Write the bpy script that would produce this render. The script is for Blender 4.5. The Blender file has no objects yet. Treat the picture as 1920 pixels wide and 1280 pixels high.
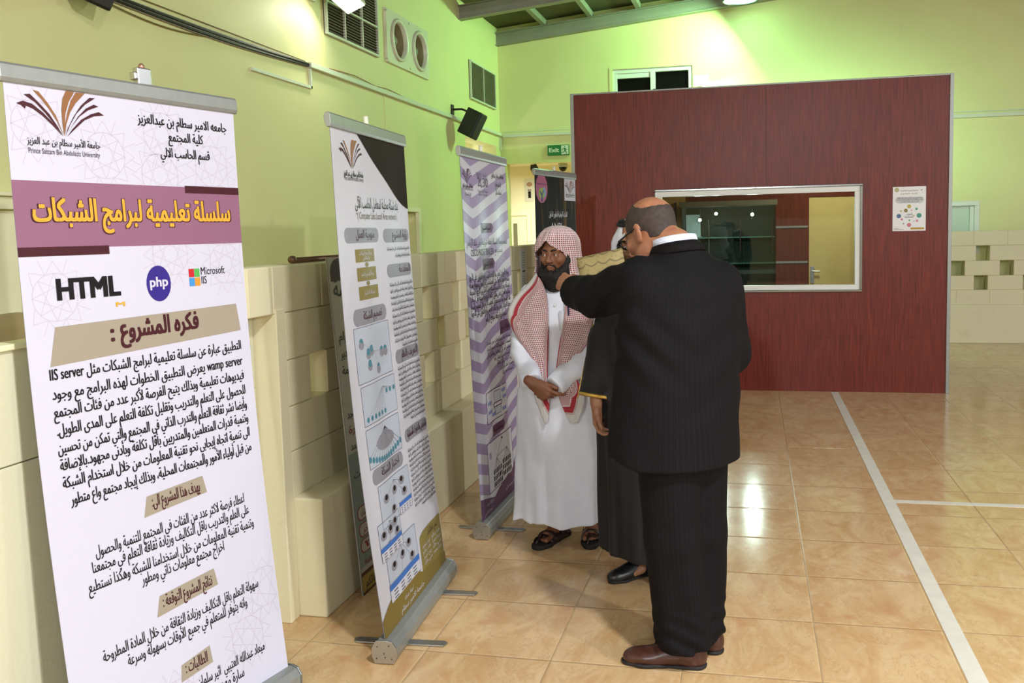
import bpy, bmesh, math, random
import numpy as np
from mathutils import Vector, Matrix

sc = bpy.context.scene
COL = sc.collection
PI = math.pi
rnd = random.Random(7)

# ------------------------------------------------------------------ camera
def look_axes(yaw, pit, rol):
    cy, sy = math.cos(yaw), math.sin(yaw)
    f = Vector((sy*math.cos(pit), cy*math.cos(pit), -math.sin(pit)))
    r = Vector((cy, -sy, 0)); u = r.cross(f)
    c, s = math.cos(rol), math.sin(rol)
    return c*r + s*u, -s*r + c*u, f
cam_d = bpy.data.cameras.new('camera')
cam = bpy.data.objects.new('camera', cam_d); COL.objects.link(cam)
r_, u_, f_ = look_axes(math.radians(-12.057), math.radians(5.068), math.radians(-1.273))
cam.matrix_world = Matrix(((r_.x, u_.x, -f_.x, 0.0), (r_.y, u_.y, -f_.y, 0.0),
                           (r_.z, u_.z, -f_.z, 1.63), (0, 0, 0, 1)))
cam_d.sensor_fit = 'HORIZONTAL'; cam_d.sensor_width = 36.0
cam_d.lens = 1673.7/1920*36.0
cam_d.shift_x = -(1055.9-960)/1920.0
cam_d.shift_y = -(640-581.7)/1920.0
cam_d.clip_start = 0.05; cam_d.clip_end = 100
sc.camera = cam

# ------------------------------------------------------------------ colour management, world
sc.view_settings.view_transform = 'Standard'
sc.view_settings.look = 'None'
sc.view_settings.gamma = 1.0
sc.view_settings.use_curve_mapping = False
sc.view_settings.exposure = 0.18
w = bpy.data.worlds.new('world'); sc.world = w; w.use_nodes = True
w.node_tree.nodes['Background'].inputs[0].default_value = (0.9, 1.0, 0.85, 1)
w.node_tree.nodes['Background'].inputs[1].default_value = 0.02

# ------------------------------------------------------------------ large lights of the hall
def area(name, loc, aim, size, power, col, spread=180):
    d = bpy.data.lights.new(name, 'AREA'); d.shape = 'DISK'; d.size = size
    d.energy = power; d.color = col; d.spread = math.radians(spread)
    o = bpy.data.objects.new(name, d); COL.objects.link(o); o.location = loc
    o.rotation_euler = (Vector(aim)-Vector(loc)).to_track_quat('-Z', 'Y').to_euler()
    return o
HIGHBAYS = [(1.2, 0.6, 4.2), (4.4, 0.6, 4.2), (1.2, -4.2, 4.2), (4.4, 5.2, 4.2), (6.4, 8.0, 4.2), (4.4, -4.2, 4.2)]
HB_POWER = [200, 90, 150, 45, 12, 90]
for p, e in zip(HIGHBAYS, HB_POWER):
    area('highbay_light', p, (p[0], p[1], 0), 0.34, e, (0.97, 0.98, 1.0))
# floodlights on the right wall and the wall behind the camera, aimed into the hall
FLOODS = [((6.4, -8.72, 3.70), (-1.2, 2.5, 0.2), 150), ((8.72, -2.5, 3.70), (-1.8, 0.5, 0.4), 380), ((8.72, 5.2, 3.70), (-2.0, 5.5, 0.6), 90), ((-0.6, -8.72, 3.70), (-1.0, 3.0, 0.4), 270)]
for p, a, e in FLOODS: area('flood_light', p, a, 0.26, e, (0.955, 0.975, 1.0))
# green-tinted discharge lamp under the rafter near the back wall
GREEN_LAMP = (-0.15, 12.5, 4.64)
area('green_lamp_light', (GREEN_LAMP[0], GREEN_LAMP[1], GREEN_LAMP[2]-0.02), (GREEN_LAMP[0]+1.3, GREEN_LAMP[1]+0.6, 3.3), 0.3, 9, (0.45, 1.0, 0.50))
area('green_lamp_light', (GREEN_LAMP[0], GREEN_LAMP[1], GREEN_LAMP[2]-0.03), (GREEN_LAMP[0]-3.0, GREEN_LAMP[1]-1.0, 2.4), 0.3, 130, (0.45, 1.0, 0.45))
# floodlight lying on the booth roof, turned to the back wall
ROOF_FLOOD = (0.75, 11.15, 3.13)
area('roof_flood_light', ROOF_FLOOD, (ROOF_FLOOD[0]+0.1, ROOF_FLOOD[1]+0.55, ROOF_FLOOD[2]-0.80), 0.2, 95, (0.50, 1.0, 0.56))
# wall floodlight on the left wall, aimed down along it
area('floodlight_light', (-3.45, 7.32, 3.60), (-3.55, 6.7, 2.6), 0.2, 4.5, (1.0, 0.98, 0.85))
# floodlight behind the booth top
area('floodlight_light', (-0.71, 12.98, 3.62), (0.4, 13.05, 3.1), 0.14, 12, (0.62, 1.0, 0.72))
# lamp of the passage beyond the opening in the back wall
area('passage_light', (-3.6, 15.4, 2.62), (-3.8, 15.5, 0), 0.5, 80, (0.95, 1.0, 0.96))
# lamp inside the booth
area('booth_light', (0.9, 10.2, 2.85), (0.9, 10.4, 0), 0.4, 26, (1.0, 0.93, 0.70))
area('side_passage_light', (-4.6, 12.3, 1.9), (-5.2, 12.3, 2.9), 0.3, 22, (0.97, 1.0, 0.94))
# three small spot lamps inside the display cabinet, mirrored by the floor tiles
CAB_LAMPS = [(-0.005, 10.80, 1.775), (-0.425, 10.80, 1.795), (-0.615, 10.80, 1.725)]
for p in CAB_LAMPS:
    d = bpy.data.lights.new('cabinet_spot_light', 'SPOT'); d.energy = 40; d.color = (0.97, 0.99, 1.0); d.shadow_soft_size = 0.022; d.spot_size = math.radians(110); d.spot_blend = 0.6
    o = bpy.data.objects.new('cabinet_spot_light', d); COL.objects.link(o); o.location = (p[0], p[1]-0.045, p[2]); o.rotation_euler = Vector((0, -1, -0.35)).to_track_quat('-Z', 'Y').to_euler()

# ------------------------------------------------------------------ materials
def lin(c):
    return tuple(((x/255.0)/12.92 if x/255.0 <= 0.04045 else ((x/255.0+0.055)/1.055)**2.4) for x in c)
MATS = {}
class NT:
    def __init__(s, mat):
        s.m = mat; s.t = mat.node_tree; s.n = s.t.nodes; s.b = s.n['Principled BSDF']
    def add(s, typ, ins=None, **kw):
        nd = s.n.new(typ)
        for k, v in kw.items(): setattr(nd, k, v)
        for k, v in (ins or {}).items():
            if isinstance(v, bpy.types.NodeSocket): s.t.links.new(v, nd.inputs[k])
            else: nd.inputs[k].default_value = v
        return nd
    def link(s, a, b): s.t.links.new(a, b)
    def math(s, op, a, b=0.0, c=None):
        ins = {0: a, 1: b}
        if c is not None: ins[2] = c
        return s.add('ShaderNodeMath', ins, operation=op).outputs[0]
    def mix(s, f, a, b):
        nd = s.n.new('ShaderNodeMix'); nd.data_type = 'RGBA'
        for k, v in ((0, f), (6, a), (7, b)):
            if isinstance(v, bpy.types.NodeSocket): s.t.links.new(v, nd.inputs[k])
            else: nd.inputs[k].default_value = (v+(1,) if isinstance(v, tuple) and len(v) == 3 else v)
        return nd.outputs[2]
    def pos(s):
        return s.add('ShaderNodeNewGeometry').outputs['Position']
    def noise(s, vec, scale, detail=3, rough=0.5, dist=0.0):
        return s.add('ShaderNodeTexNoise', {'Vector': vec, 'Scale': scale, 'Detail': detail, 'Roughness': rough, 'Distortion': dist}).outputs[0]
    def scalev(s, vec, xyz):
        return s.add('ShaderNodeVectorMath', {0: vec, 1: xyz}, operation='MULTIPLY').outputs[0]
    def bump(s, h, dist, strength=1.0):
        nd = s.add('ShaderNodeBump', {'Height': h, 'Distance': dist, 'Strength': strength})
        s.link(nd.outputs[0], s.b.inputs['Normal'])
    def ramp(s, f, lo, hi):
        nd = s.add('ShaderNodeMapRange', {0: f, 1: lo, 2: hi}); nd.clamp = True
        return nd.outputs[0]
    def color(s, c): s.link(c, s.b.inputs['Base Color'])
def mat(name, rgb, rough=0.5, metal=0.0, var=0.0, vscale=8.0, spec=0.5, sheen=0.0, coat=0.0, bump=0.0, bscale=200.0, emit=None, estr=1.0):
    if name in MATS: return MATS[name]
    m = bpy.data.materials.new(name); m.use_nodes = True; MATS[name] = m
    t = NT(m); c = lin(rgb)
    t.b.inputs['Base Color'].default_value = c+(1,)
    t.b.inputs['Roughness'].default_value = rough
    t.b.inputs['Metallic'].default_value = metal
    t.b.inputs['Specular IOR Level'].default_value = spec
    if sheen: t.b.inputs['Sheen Weight'].default_value = sheen
    if coat: t.b.inputs['Coat Weight'].default_value = coat
    if emit:
        t.b.inputs['Emission Color'].default_value = lin(emit)+(1,); t.b.inputs['Emission Strength'].default_value = estr
    tc = t.add('ShaderNodeTexCoord').outputs['Object']
    if var:
        n = t.noise(tc, vscale, 4)
        t.color(t.mix(t.ramp(n, 0.3, 0.7), tuple(x*(1-var) for x in c), tuple(min(1, x*(1+var)) for x in c)))
    if bump:
        t.bump(t.noise(tc, bscale, 2), bump)
    return m

def m_floor():
    m = bpy.data.materials.new('glazed_marble_tile'); m.use_nodes = True; t = NT(m)
    S, X0, Y0 = 0.5001, -2.261, 3.187
    p = t.pos(); xyz = t.add('ShaderNodeSeparateXYZ', {0: p})
    fx = t.math('DIVIDE', t.math('SUBTRACT', xyz.outputs[0], X0), S)
    fy = t.math('DIVIDE', t.math('SUBTRACT', xyz.outputs[1], Y0), S)
    ix = t.math('FLOOR', fx); iy = t.math('FLOOR', fy)
    def edge(f):
        fr = t.math('FRACT', f)
        return t.math('MINIMUM', fr, t.math('SUBTRACT', 1.0, fr))
    e = t.math('MINIMUM', edge(fx), edge(fy))
    grout = t.ramp(e, 0.0012, 0.0036)          # 0 in the joint
    cell = t.add('ShaderNodeCombineXYZ', {0: ix, 1: iy, 2: 0.0}).outputs[0]
    wn = t.add('ShaderNodeTexWhiteNoise', {'Vector': cell}, noise_dimensions='3D')
    off = t.add('ShaderNodeVectorMath', {0: wn.outputs['Color'], 1: (37.0, 23.0, 11.0)}, operation='MULTIPLY').outputs[0]
    q = t.add('ShaderNodeVectorMath', {0: p, 1: off}, operation='ADD').outputs[0]
    q = t.scalev(q, (1.5, 0.8, 1.0))
    n1 = t.noise(q, 3.2, 6, 0.62, 1.4)
    n2 = t.noise(q, 7.5, 5, 0.6, 2.2)
    n3 = t.noise(q, 2.0, 3, 0.5, 3.0)
    vein = t.ramp(t.math('ABSOLUTE', t.math('SUBTRACT', n2, 0.5)), 0.0, 0.03)
    vein = t.math('MAXIMUM', vein, t.ramp(n3, 0.44, 0.50))
    c = t.mix(t.ramp(n1, 0.33, 0.66), lin((198, 159, 110)), lin((218, 188, 142)))
    c = t.mix(t.math('MULTIPLY', t.ramp(n3, 0.55, 0.75), 0.75), c, lin((192, 142, 98)))
    c = t.mix(t.math('MULTIPLY', t.ramp(n2, 0.58, 0.75), 0.5), c, lin((220, 202, 170)))
    c = t.mix(t.math('MULTIPLY_ADD', vein, 0.38, 0.62), lin((172, 130, 88)), c)
    c = t.mix(t.math('MULTIPLY', wn.outputs['Value'], 0.12), c, lin((184, 146, 100)))
    c = t.mix(grout, lin((148, 126, 96)), c)
    t.color(c)
    rg = t.math('MULTIPLY_ADD', t.noise(p, 2.3, 3), 0.10, 0.10)
    t.link(t.math('ADD', rg, t.math('MULTIPLY', t.math('SUBTRACT', 1.0, grout), 0.4)), t.b.inputs['Roughness'])
    h = t.math('ADD', t.ramp(e, 0.002, 0.016), t.math('MULTIPLY', t.noise(p, 9.0, 2), 0.22))
    t.bump(h, 0.0014)
    t.b.inputs['Specular IOR Level'].default_value = 0.5
    return m
def m_paint(name, rgb, var=0.03, dirt=None):
    m = bpy.data.materials.new(name); m.use_nodes = True; t = NT(m); c = lin(rgb); p = t.pos()
    col = t.mix(t.ramp(t.noise(p, 1.3, 4), 0.3, 0.7), tuple(x*(1-var) for x in c), tuple(min(1, x*(1+var)) for x in c))
    if dirt:
        f = t.math('MULTIPLY', t.ramp(t.noise(p, 5.0, 5, 0.6), 0.60, 0.72), 0.55)
        col = t.mix(f, col, lin(dirt))
    t.color(col); t.b.inputs['Roughness'].default_value = 0.55
    t.bump(t.noise(p, 60, 3), 0.0012, 0.6)
    MATS[name] = m; return m
def m_laminate(name='mahogany_laminate'):
    m = bpy.data.materials.new(name); m.use_nodes = True; t = NT(m); p = t.pos()
    g = t.noise(t.scalev(p, (70, 70, 3.2)), 1.0, 6, 0.66, 0.4)
    b = t.noise(t.scalev(p, (7, 7, 1.6)), 1.0, 5, 0.62, 1.2)
    c = t.mix(t.ramp(g, 0.3, 0.7), lin((78, 26, 20)), lin((128, 50, 36)))
    c = t.mix(t.math('MULTIPLY', t.ramp(b, 0.45, 0.75), 0.55), c, lin((98, 40, 34)))
    t.color(c); t.b.inputs['Roughness'].default_value = 0.36; t.b.inputs['Specular IOR Level'].default_value = 0.3
    MATS[name] = m; return m
def m_glass(name, tint, refl=1.0, rough=0.0):
    m = bpy.data.materials.new(name); m.use_nodes = True; t = m.node_tree; n = t.nodes; n.clear()
    o = n.new('ShaderNodeOutputMaterial'); mx = n.new('ShaderNodeMixShader'); tr = n.new('ShaderNodeBsdfTransparent')
    gl = n.new('ShaderNodeBsdfGlossy'); fr = n.new('ShaderNodeFresnel'); fr.inputs[0].default_value = 1.5
    mu = n.new('ShaderNodeMath'); mu.operation = 'MULTIPLY'; mu.inputs[1].default_value = refl
    tr.inputs[0].default_value = tint+(1,); gl.inputs['Roughness'].default_value = rough
    t.links.new(fr.outputs[0], mu.inputs[0]); t.links.new(mu.outputs[0], mx.inputs[0])
    t.links.new(tr.outputs[0], mx.inputs[1]); t.links.new(gl.outputs[0], mx.inputs[2]); t.links.new(mx.outputs[0], o.inputs[0])
    MATS[name] = m; return m

M_FLOOR = m_floor()
M_WALL = m_paint('pale_lime_wall_paint', (226, 223, 164))
M_DIM = m_paint('bounce_cut_wall_paint', (122, 116, 86))  # same paint on the unseen walls, darkened to cut their bounce light
M_CREAM = m_paint('cream_block_paint', (233, 225, 190), 0.03, (220, 202, 160))
M_GATE = m_paint('cream_gate_paint', (214, 212, 184), 0.02)
M_BRIGHT = m_paint('passage_cream_paint', (238, 234, 196), 0.02)
M_CEIL = mat('weathered_ceiling_board', (88, 84, 58), 0.8, var=0.22, vscale=1.6)
M_BEAM = mat('grey_painted_steel', (150, 148, 138), 0.5, var=0.10, vscale=2.5)
M_LAM = m_laminate()
M_ALU = mat('brushed_aluminium', (150, 154, 150), 0.40, 0.45, var=0.05, vscale=30)
M_ALUW = mat('white_window_profile', (222, 224, 220), 0.4)
M_CHROME = mat('chrome_strip', (150, 153, 150), 0.22, 0.9)
M_WHITEPL = mat('white_trunking_plastic', (212, 216, 196), 0.45)
M_BLACKPL = mat('black_plastic', (24, 24, 24), 0.45)
M_DGREY = mat('dark_grey_plastic', (52, 54, 54), 0.5)
M_GLASS = m_glass('clear_pane_glass', (0.88, 0.92, 0.90), 1.0)
M_GLASSG = m_glass('green_edge_glass', (0.80, 0.90, 0.86), 0.9)
M_DARKG = mat('night_window_glass', (8, 10, 9), 0.12)
M_FROST = mat('frosted_window_glass', (186, 206, 190), 0.25, spec=0.6)
M_DOOR = mat('yellow_cream_door_paint', (222, 206, 134), 0.4, var=0.03)
M_LOUV = mat('vent_louvre_metal', (136, 132, 112), 0.5, var=0.08, vscale=12)
M_VENTD = mat('vent_dark_inside', (66, 62, 50), 0.8)
M_JET = mat('jet_nozzle_enamel', (222, 222, 200), 0.3)
M_STEEL = mat('satin_steel', (178, 180, 180), 0.28, 0.9)
M_PAPER = mat('white_paper', (228, 230, 232), 0.7)
M_LINE = mat('white_court_line_paint', (222, 218, 206), 0.45, var=0.06, vscale=14)
M_GREENS = mat('exit_sign_green', (16, 122, 62), 0.4)
M_WHITES = mat('sign_white', (226, 234, 226), 0.4)
M_LAMPW = mat('lit_lamp_lens', (255, 255, 250), 0.3, emit=(250, 255, 245), estr=9.0)
M_LAMPG = mat('lit_green_lamp_lens', (200, 255, 220), 0.3, emit=(150, 255, 200), estr=14.0)

# ------------------------------------------------------------------ mesh helpers
ORG = {}
class MB:
    def __init__(s):
        s.v = []; s.f = []; s.mi = []; s.uv = None
    def face(s, idx, m=0): s.f.append(tuple(idx)); s.mi.append(m)
    def pts(s, arr):
        k = len(s.v); s.v.extend([tuple(map(float, p)) for p in arr]); return k
    def box(s, x0, y0, z0, x1, y1, z1, m=0):
        return s.obox(((x0+x1)/2, (y0+y1)/2, (z0+z1)/2), (1, 0, 0), (0, 1, 0), (0, 0, 1), abs(x1-x0)/2, abs(y1-y0)/2, abs(z1-z0)/2, m)
    def obox(s, c, ax, ay, az, hx, hy, hz, m=0):
        c = Vector(c); ax = Vector(ax)*hx; ay = Vector(ay)*hy; az = Vector(az)*hz
        k = s.pts([c+ax*i+ay*j+az*l for i, j, l in ((-1,-1,-1),(1,-1,-1),(1,1,-1),(-1,1,-1),(-1,-1,1),(1,-1,1),(1,1,1),(-1,1,1))])
        for q in ((3,2,1,0),(4,5,6,7),(0,1,5,4),(1,2,6,5),(2,3,7,6),(3,0,4,7)): s.face([k+i for i in q], m)
        return s
    def tube(s, pts, r, n=8, m=0, caps=True):
        pts = [Vector(p) for p in pts]; N = len(pts); rs = r if isinstance(r, (list, tuple)) else [r]*N
        ref = None; ks = []
        for i, p in enumerate(pts):
            t = (pts[min(i+1, N-1)]-pts[max(i-1, 0)]).normalized()
            if ref is None:
                ref = t.orthogonal().normalized()
            ref = (ref-t*ref.dot(t)).normalized(); b = t.cross(ref)
            ks.append(s.pts([p+(ref*math.cos(2*PI*j/n)+b*math.sin(2*PI*j/n))*rs[i] for j in range(n)]))
        for i in range(N-1):
            for j in range(n):
                s.face((ks[i]+j, ks[i]+(j+1) % n, ks[i+1]+(j+1) % n, ks[i+1]+j), m)
        if caps:
            s.face([ks[0]+j for j in range(n)][::-1], m); s.face([ks[-1]+j for j in range(n)], m)
        return s
    def cyl(s, p0, p1, r0, r1=None, n=16, m=0):
        return s.tube([p0, p1], [r0, r0 if r1 is None else r1], n, m)
    def lathe(s, prof, c, axis, n=24, m=0, sx=1.0):
        a = Vector(axis).normalized(); e1 = a.orthogonal().normalized(); e2 = a.cross(e1); c = Vector(c); ks = []
        for r, h in prof:
            ks.append(s.pts([c+a*h+(e1*math.cos(2*PI*j/n)+e2*math.sin(2*PI*j/n)*sx)*max(r, 1e-4) for j in range(n)]))
        for i in range(len(prof)-1):
            for j in range(n): s.face((ks[i]+j, ks[i]+(j+1) % n, ks[i+1]+(j+1) % n, ks[i+1]+j), m)
        return s
    def ball(s, c, rx, ry, rz, nu=16, nv=10, m=0, rot=None):
        R = rot or Matrix.Identity(3); c = Vector(c); ks = []
        for i in range(nv+1):
            th = PI*i/nv
            ks.append(s.pts([c+R@Vector((rx*math.sin(th)*math.cos(2*PI*j/nu), ry*math.sin(th)*math.sin(2*PI*j/nu), rz*math.cos(th))) for j in range(nu)]))
        for i in range(nv):
            for j in range(nu): s.face((ks[i+1]+j, ks[i+1]+(j+1) % nu, ks[i]+(j+1) % nu, ks[i]+j), m)
        return s
    def extr(s, pts, d, m=0):
        """closed outline extruded along d"""
        n = len(pts); d = Vector(d); k = s.pts([Vector(p) for p in pts]); k2 = s.pts([Vector(p)+d for p in pts])
        s.face([k+i for i in range(n)][::-1], m); s.face([k2+i for i in range(n)], m)
        for i in range(n): s.face((k+i, k+(i+1) % n, k2+(i+1) % n, k2+i), m)
        return s
    def grid(s, P, m=0, closed_u=False):
        """P: array (nv, nu, 3)"""
        P = np.asarray(P, float); nv, nu = P.shape[:2]; k = s.pts(P.reshape(-1, 3))
        for i in range(nv-1):
            for j in range(nu if closed_u else nu-1):
                j2 = (j+1) % nu
                s.face((k+i*nu+j, k+i*nu+j2, k+(i+1)*nu+j2, k+(i+1)*nu+j), m(i, j) if callable(m) else m)
        return s
    def build(s, name, mats, parent=None, smooth=False, bevel=0.0, org=None, solid=0.0, subd=0, weld=False):
        me = bpy.data.meshes.new(name); o = bpy.data.objects.new(name, me); COL.objects.link(o)
        V = np.array(s.v, float)
        if parent is not None:
            og = np.array(ORG[parent.name])
            o.parent = parent
        else:
            og = np.array(org if org is not None else [(V[:, 0].min()+V[:, 0].max())/2, (V[:, 1].min()+V[:, 1].max())/2, V[:, 2].min()])
            o.location = og
        ORG[o.name] = tuple(og)
        me.from_pydata([tuple(p) for p in V-og], [], s.f)
        for mt in (mats if isinstance(mats, (list, tuple)) else [mats]): me.materials.append(mt)
        me.polygons.foreach_set('material_index', s.mi)
        if s.uv is not None:
            ul = me.uv_layers.new(name='uv'); li = np.zeros(len(me.loops), int); me.loops.foreach_get('vertex_index', li)
            ul.data.foreach_set('uv', np.array(s.uv, float)[li].ravel())
        if weld:
            bm = bmesh.new(); bm.from_mesh(me); bmesh.ops.remove_doubles(bm, verts=bm.verts, dist=1e-5); bm.to_mesh(me); bm.free()
        if smooth: me.polygons.foreach_set('use_smooth', [True]*len(me.polygons))
        me.update()
        if solid:
            md = o.modifiers.new('thickness', 'SOLIDIFY'); md.thickness = solid; md.offset = 0.0
        if subd:
            md = o.modifiers.new('smooth', 'SUBSURF'); md.levels = subd; md.render_levels = subd
        if bevel:
            md = o.modifiers.new('edges', 'BEVEL'); md.width = bevel; md.segments = 2; md.limit_method = 'ANGLE'; md.angle_limit = math.radians(40)
        return o
def root(name, loc, label, cat, group=None):
    o = bpy.data.objects.new(name, None); COL.objects.link(o); o.location = loc; ORG[o.name] = tuple(loc)
    o.empty_display_size = 0.2
    return tag(o, label, cat, group)
def tag(o, label, cat, group=None):
    o['label'] = label; o['category'] = cat
    if group: o['group'] = group
    return o
def struct(o, label=None, cat=None):
    o['kind'] = 'structure'
    if label: o['label'] = label
    if cat: o['category'] = cat
    return o
# ================================================================== the hall
XL, YB, XS, XLEDGE, YSB = -3.737, 13.2, -1.92, -1.79, 12.88
BZ_ROOF = 2.99
XR, YF, ZT = 9.0, -9.0, 6.2
b = MB(); b.box(-7.5, YF-0.1, -0.1, XR+0.1, 19.0, 0.0)
floor = struct(b.build('floor', M_FLOOR), 'glossy marbled beige floor tiles with pale joints', 'floor')
# painted court lines, a hair above the tiles
b = MB()
b.box(0.745, -6.0, 0.0, 0.815, 9.0, 0.0012)
b.build('court_line', M_LINE, floor)
b = MB(); b.box(0.815, 5.405, 0.0, 6.6, 5.462, 0.0012); b.build('court_line', M_LINE, floor)

# left wall with two openings (a door recess and the high passage near the corner)
def wall_yz(b, x0, x1, y0, y1, z0, z1, holes, m=0):
    ys = sorted({y0, y1, *[h[0] for h in holes], *[h[1] for h in holes]})
    for a, c in zip(ys[:-1], ys[1:]):
        segs = [(z0, z1)]
        for h in holes:
            if h[0] <= a+1e-6 and h[1] >= c-1e-6:
                ns = []
                for s0, s1 in segs:
                    if h[2] > s0: ns.append((s0, min(h[2], s1)))
                    if h[3] < s1: ns.append((max(h[3], s0), s1))
                segs = [q for q in ns if q[1]-q[0] > 1e-5]
        for s0, s1 in segs: b.box(x0, a, s0, x1, c, s1, m)
def wall_xz(b, y0, y1, x0, x1, z0, z1, holes, m=0):
    xs = sorted({x0, x1, *[h[0] for h in holes], *[h[1] for h in holes]})
    for a, c in zip(xs[:-1], xs[1:]):
        segs = [(z0, z1)]
        for h in holes:
            if h[0] <= a+1e-6 and h[1] >= c-1e-6:
                ns = []
                for s0, s1 in segs:
                    if h[2] > s0: ns.append((s0, min(h[2], s1)))
                    if h[3] < s1: ns.append((max(h[3], s0), s1))
                segs = [q for q in ns if q[1]-q[0] > 1e-5]
        for s0, s1 in segs: b.box(a, y0, s0, c, y1, s1, m)
def rect_frame(b, x0, x1, z0, z1, t, ya, yb):
    b.box(x0, ya, z1-t, x1, yb, z1); b.box(x0, ya, z0, x1, yb, z0+t); b.box(x0, ya, z0+t, x0+t, yb, z1-t); b.box(x1-t, ya, z0+t, x1, yb, z1-t)
b = MB()
wall_yz(b, XL-0.2, XL, YF, YB+0.2, 0, ZT, [(8.75, 9.70, 0, 1.90), (11.5, 12.97, 0, 2.91), (8.95, 10.09, 3.47, 3.94)])
struct(b.build('wall_left', M_WALL), 'pale lime painted left wall above the block screen', 'wall')
b = MB()
wall_xz(b, YB, YB+0.2, XL-0.2, XR, 0, ZT, [(XL+0.09, -1.72, 0, 2.66), (-2.0, -0.84, 3.25, 3.965), (2.2, 3.04, 1.2, 1.92)])
struct(b.build('wall_back', M_WALL), 'pale lime painted back wall lit green by a lamp', 'wall')
b = MB(); b.box(XR, YF, 0, XR+0.2, YB+0.2, ZT); struct(b.build('wall_right', M_DIM))
b = MB(); b.box(XL-0.2, YF-0.2, 0, XR, YF, ZT); struct(b.build('wall_front', M_DIM))
# thin joint battens on the left wall
for y, z0, z1 in ((7.52, 3.12, 3.44), (8.84, 2.0, 3.08)):
    b = MB(); b.box(XL, y-0.012, z0, XL+0.008, y+0.012, z1); struct(b.build('trim_1', M_WALL))
# door inside the recess behind the second banner
b = MB(); b.box(XL-0.16, 8.75, 0, XL-0.12, 9.70, 1.90); d1 = struct(b.build('door_1', M_BRIGHT, bevel=0.004))
b = MB(); b.box(XL-0.02, 9.66, 0, XL+0.02, 9.74, 1.885); b.box(XL-0.02, 8.71, 1.885, XL+0.02, 9.74, 1.93); b.box(XL-0.02, 8.71, 0, XL+0.02, 8.78, 1.885)
b.build('door_frame', M_BRIGHT, d1)
b = MB(); b.cyl((XL-0.12, 8.86, 0.98), (XL-0.05, 8.86, 0.98), 0.012, n=10); b.tube([(XL-0.055, 8.86, 0.98), (XL-0.055, 8.98, 0.98)], 0.010, 8); b.build('door_handle', M_STEEL, d1, smooth=True)
# passage behind the high opening in the left wall
b = MB()
b.box(-6.4, 11.3, 0, -6.3, 13.2, 3.4); b.box(-6.4, 11.2, 0, XL-0.2, 11.3, 3.4); b.box(-6.4, 13.2, 0, XL-0.2, 13.38, 3.4); b.box(-6.4, 11.2, 3.3, XL-0.2, 13.5, 3.4)
struct(b.build('wall_passage', M_BRIGHT))
b = MB(); b.box(XL-0.6, 12.6, 2.62, XL-0.56, 13.2, 2.66); b.box(-5.9, 12.9, 2.62, XL-0.56, 12.96, 2.68); struct(b.build('trim_2', M_WHITEPL))
# room seen through the doorless opening under the exit sign
b = MB()
b.box(-6.6, 17.0, 0, -0.9, 17.15, 3.0); b.box(-0.95, YB+0.2, 0, -0.8, 17.1, 3.0); b.box(-6.6, YB+0.25, 0, -6.45, 17.1, 3.0); b.box(-6.6, YB+0.2, 2.9, -0.8, 17.15, 3.0)
struct(b.build('wall_far_room', M_BRIGHT), 'bright cream room beyond the exit opening', 'wall')
b = MB(); b.box(-4.62, 16.96, 0, -4.30, 17.0, 1.95); d3 = struct(b.build('door_3', M_BRIGHT))
b = MB(); b.box(-4.70, 16.93, 0, -4.62, 17.0, 1.95); b.box(-4.30, 16.93, 0, -4.22, 17.0, 1.95); b.box(-4.70, 16.93, 1.95, -4.22, 17.0, 2.02); b.build('door_frame', M_BRIGHT, d3)
b = MB(); b.box(-4.575, 16.945, 0.9, -4.50, 16.962, 1.80); b.build('door_pane', mat('ribbed_door_glass', (120, 118, 92), 0.2), d3)

# ceiling: sloping boards on purlins and steel rafters
def zr(x): return 4.40+0.095*(x-XL)          # underside of the rafters
b = MB()
k = b.pts([(XL-0.2, YF-0.2, zr(XL-0.2)+0.27), (XR+0.2, YF-0.2, zr(XR+0.2)+0.27), (XR+0.2, YB+0.2, zr(XR+0.2)+0.27), (XL-0.2, YB+0.2, zr(XL-0.2)+0.27),
           (XL-0.2, YF-0.2, zr(XL-0.2)+0.37), (XR+0.2, YF-0.2, zr(XR+0.2)+0.37), (XR+0.2, YB+0.2, zr(XR+0.2)+0.37), (XL-0.2, YB+0.2, zr(XL-0.2)+0.37)])
for q in ((3,2,1,0),(4,5,6,7),(0,1,5,4),(1,2,6,5),(2,3,7,6),(3,0,4,7)): b.face([k+i for i in q])
struct(b.build('ceiling', M_CEIL), 'dark weathered roof boards between grey steel rafters', 'ceiling')
def rafter(y):
    b = MB()
    for dy0, dy1, z0, z1 in ((-0.06, 0.06, 0, 0.012), (-0.06, 0.06, 0.168, 0.18), (-0.006, 0.006, 0.0, 0.18)):
        xa, xb = XL, XR
        k = b.pts([(xa, y+dy0, zr(xa)+z0), (xb, y+dy0, zr(xb)+z0), (xb, y+dy1, zr(xb)+z0), (xa, y+dy1, zr(xa)+z0),
                   (xa, y+dy0, zr(xa)+z1), (xb, y+dy0, zr(xb)+z1), (xb, y+dy1, zr(xb)+z1), (xa, y+dy1, zr(xa)+z1)])
        for q in ((3,2,1,0),(4,5,6,7),(0,1,5,4),(1,2,6,5),(2,3,7,6),(3,0,4,7)): b.face([k+i for i in q])
    return struct(b.build('beam_rafter', M_BEAM), None, 'beam')
for y in (YB-0.07, 11.42, 9.6, 7.8, 6.0): rafter(y)
for x in (-3.0, -2.3, -1.6, -0.9, 0.5, 1.2, 1.9, 2.6, 3.3):
    b = MB(); b.box(x-0.035, 5.9, zr(x)+0.18, x+0.035, YB, zr(x)+0.265); struct(b.build('beam_purlin', M_BEAM), None, 'beam')

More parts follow.
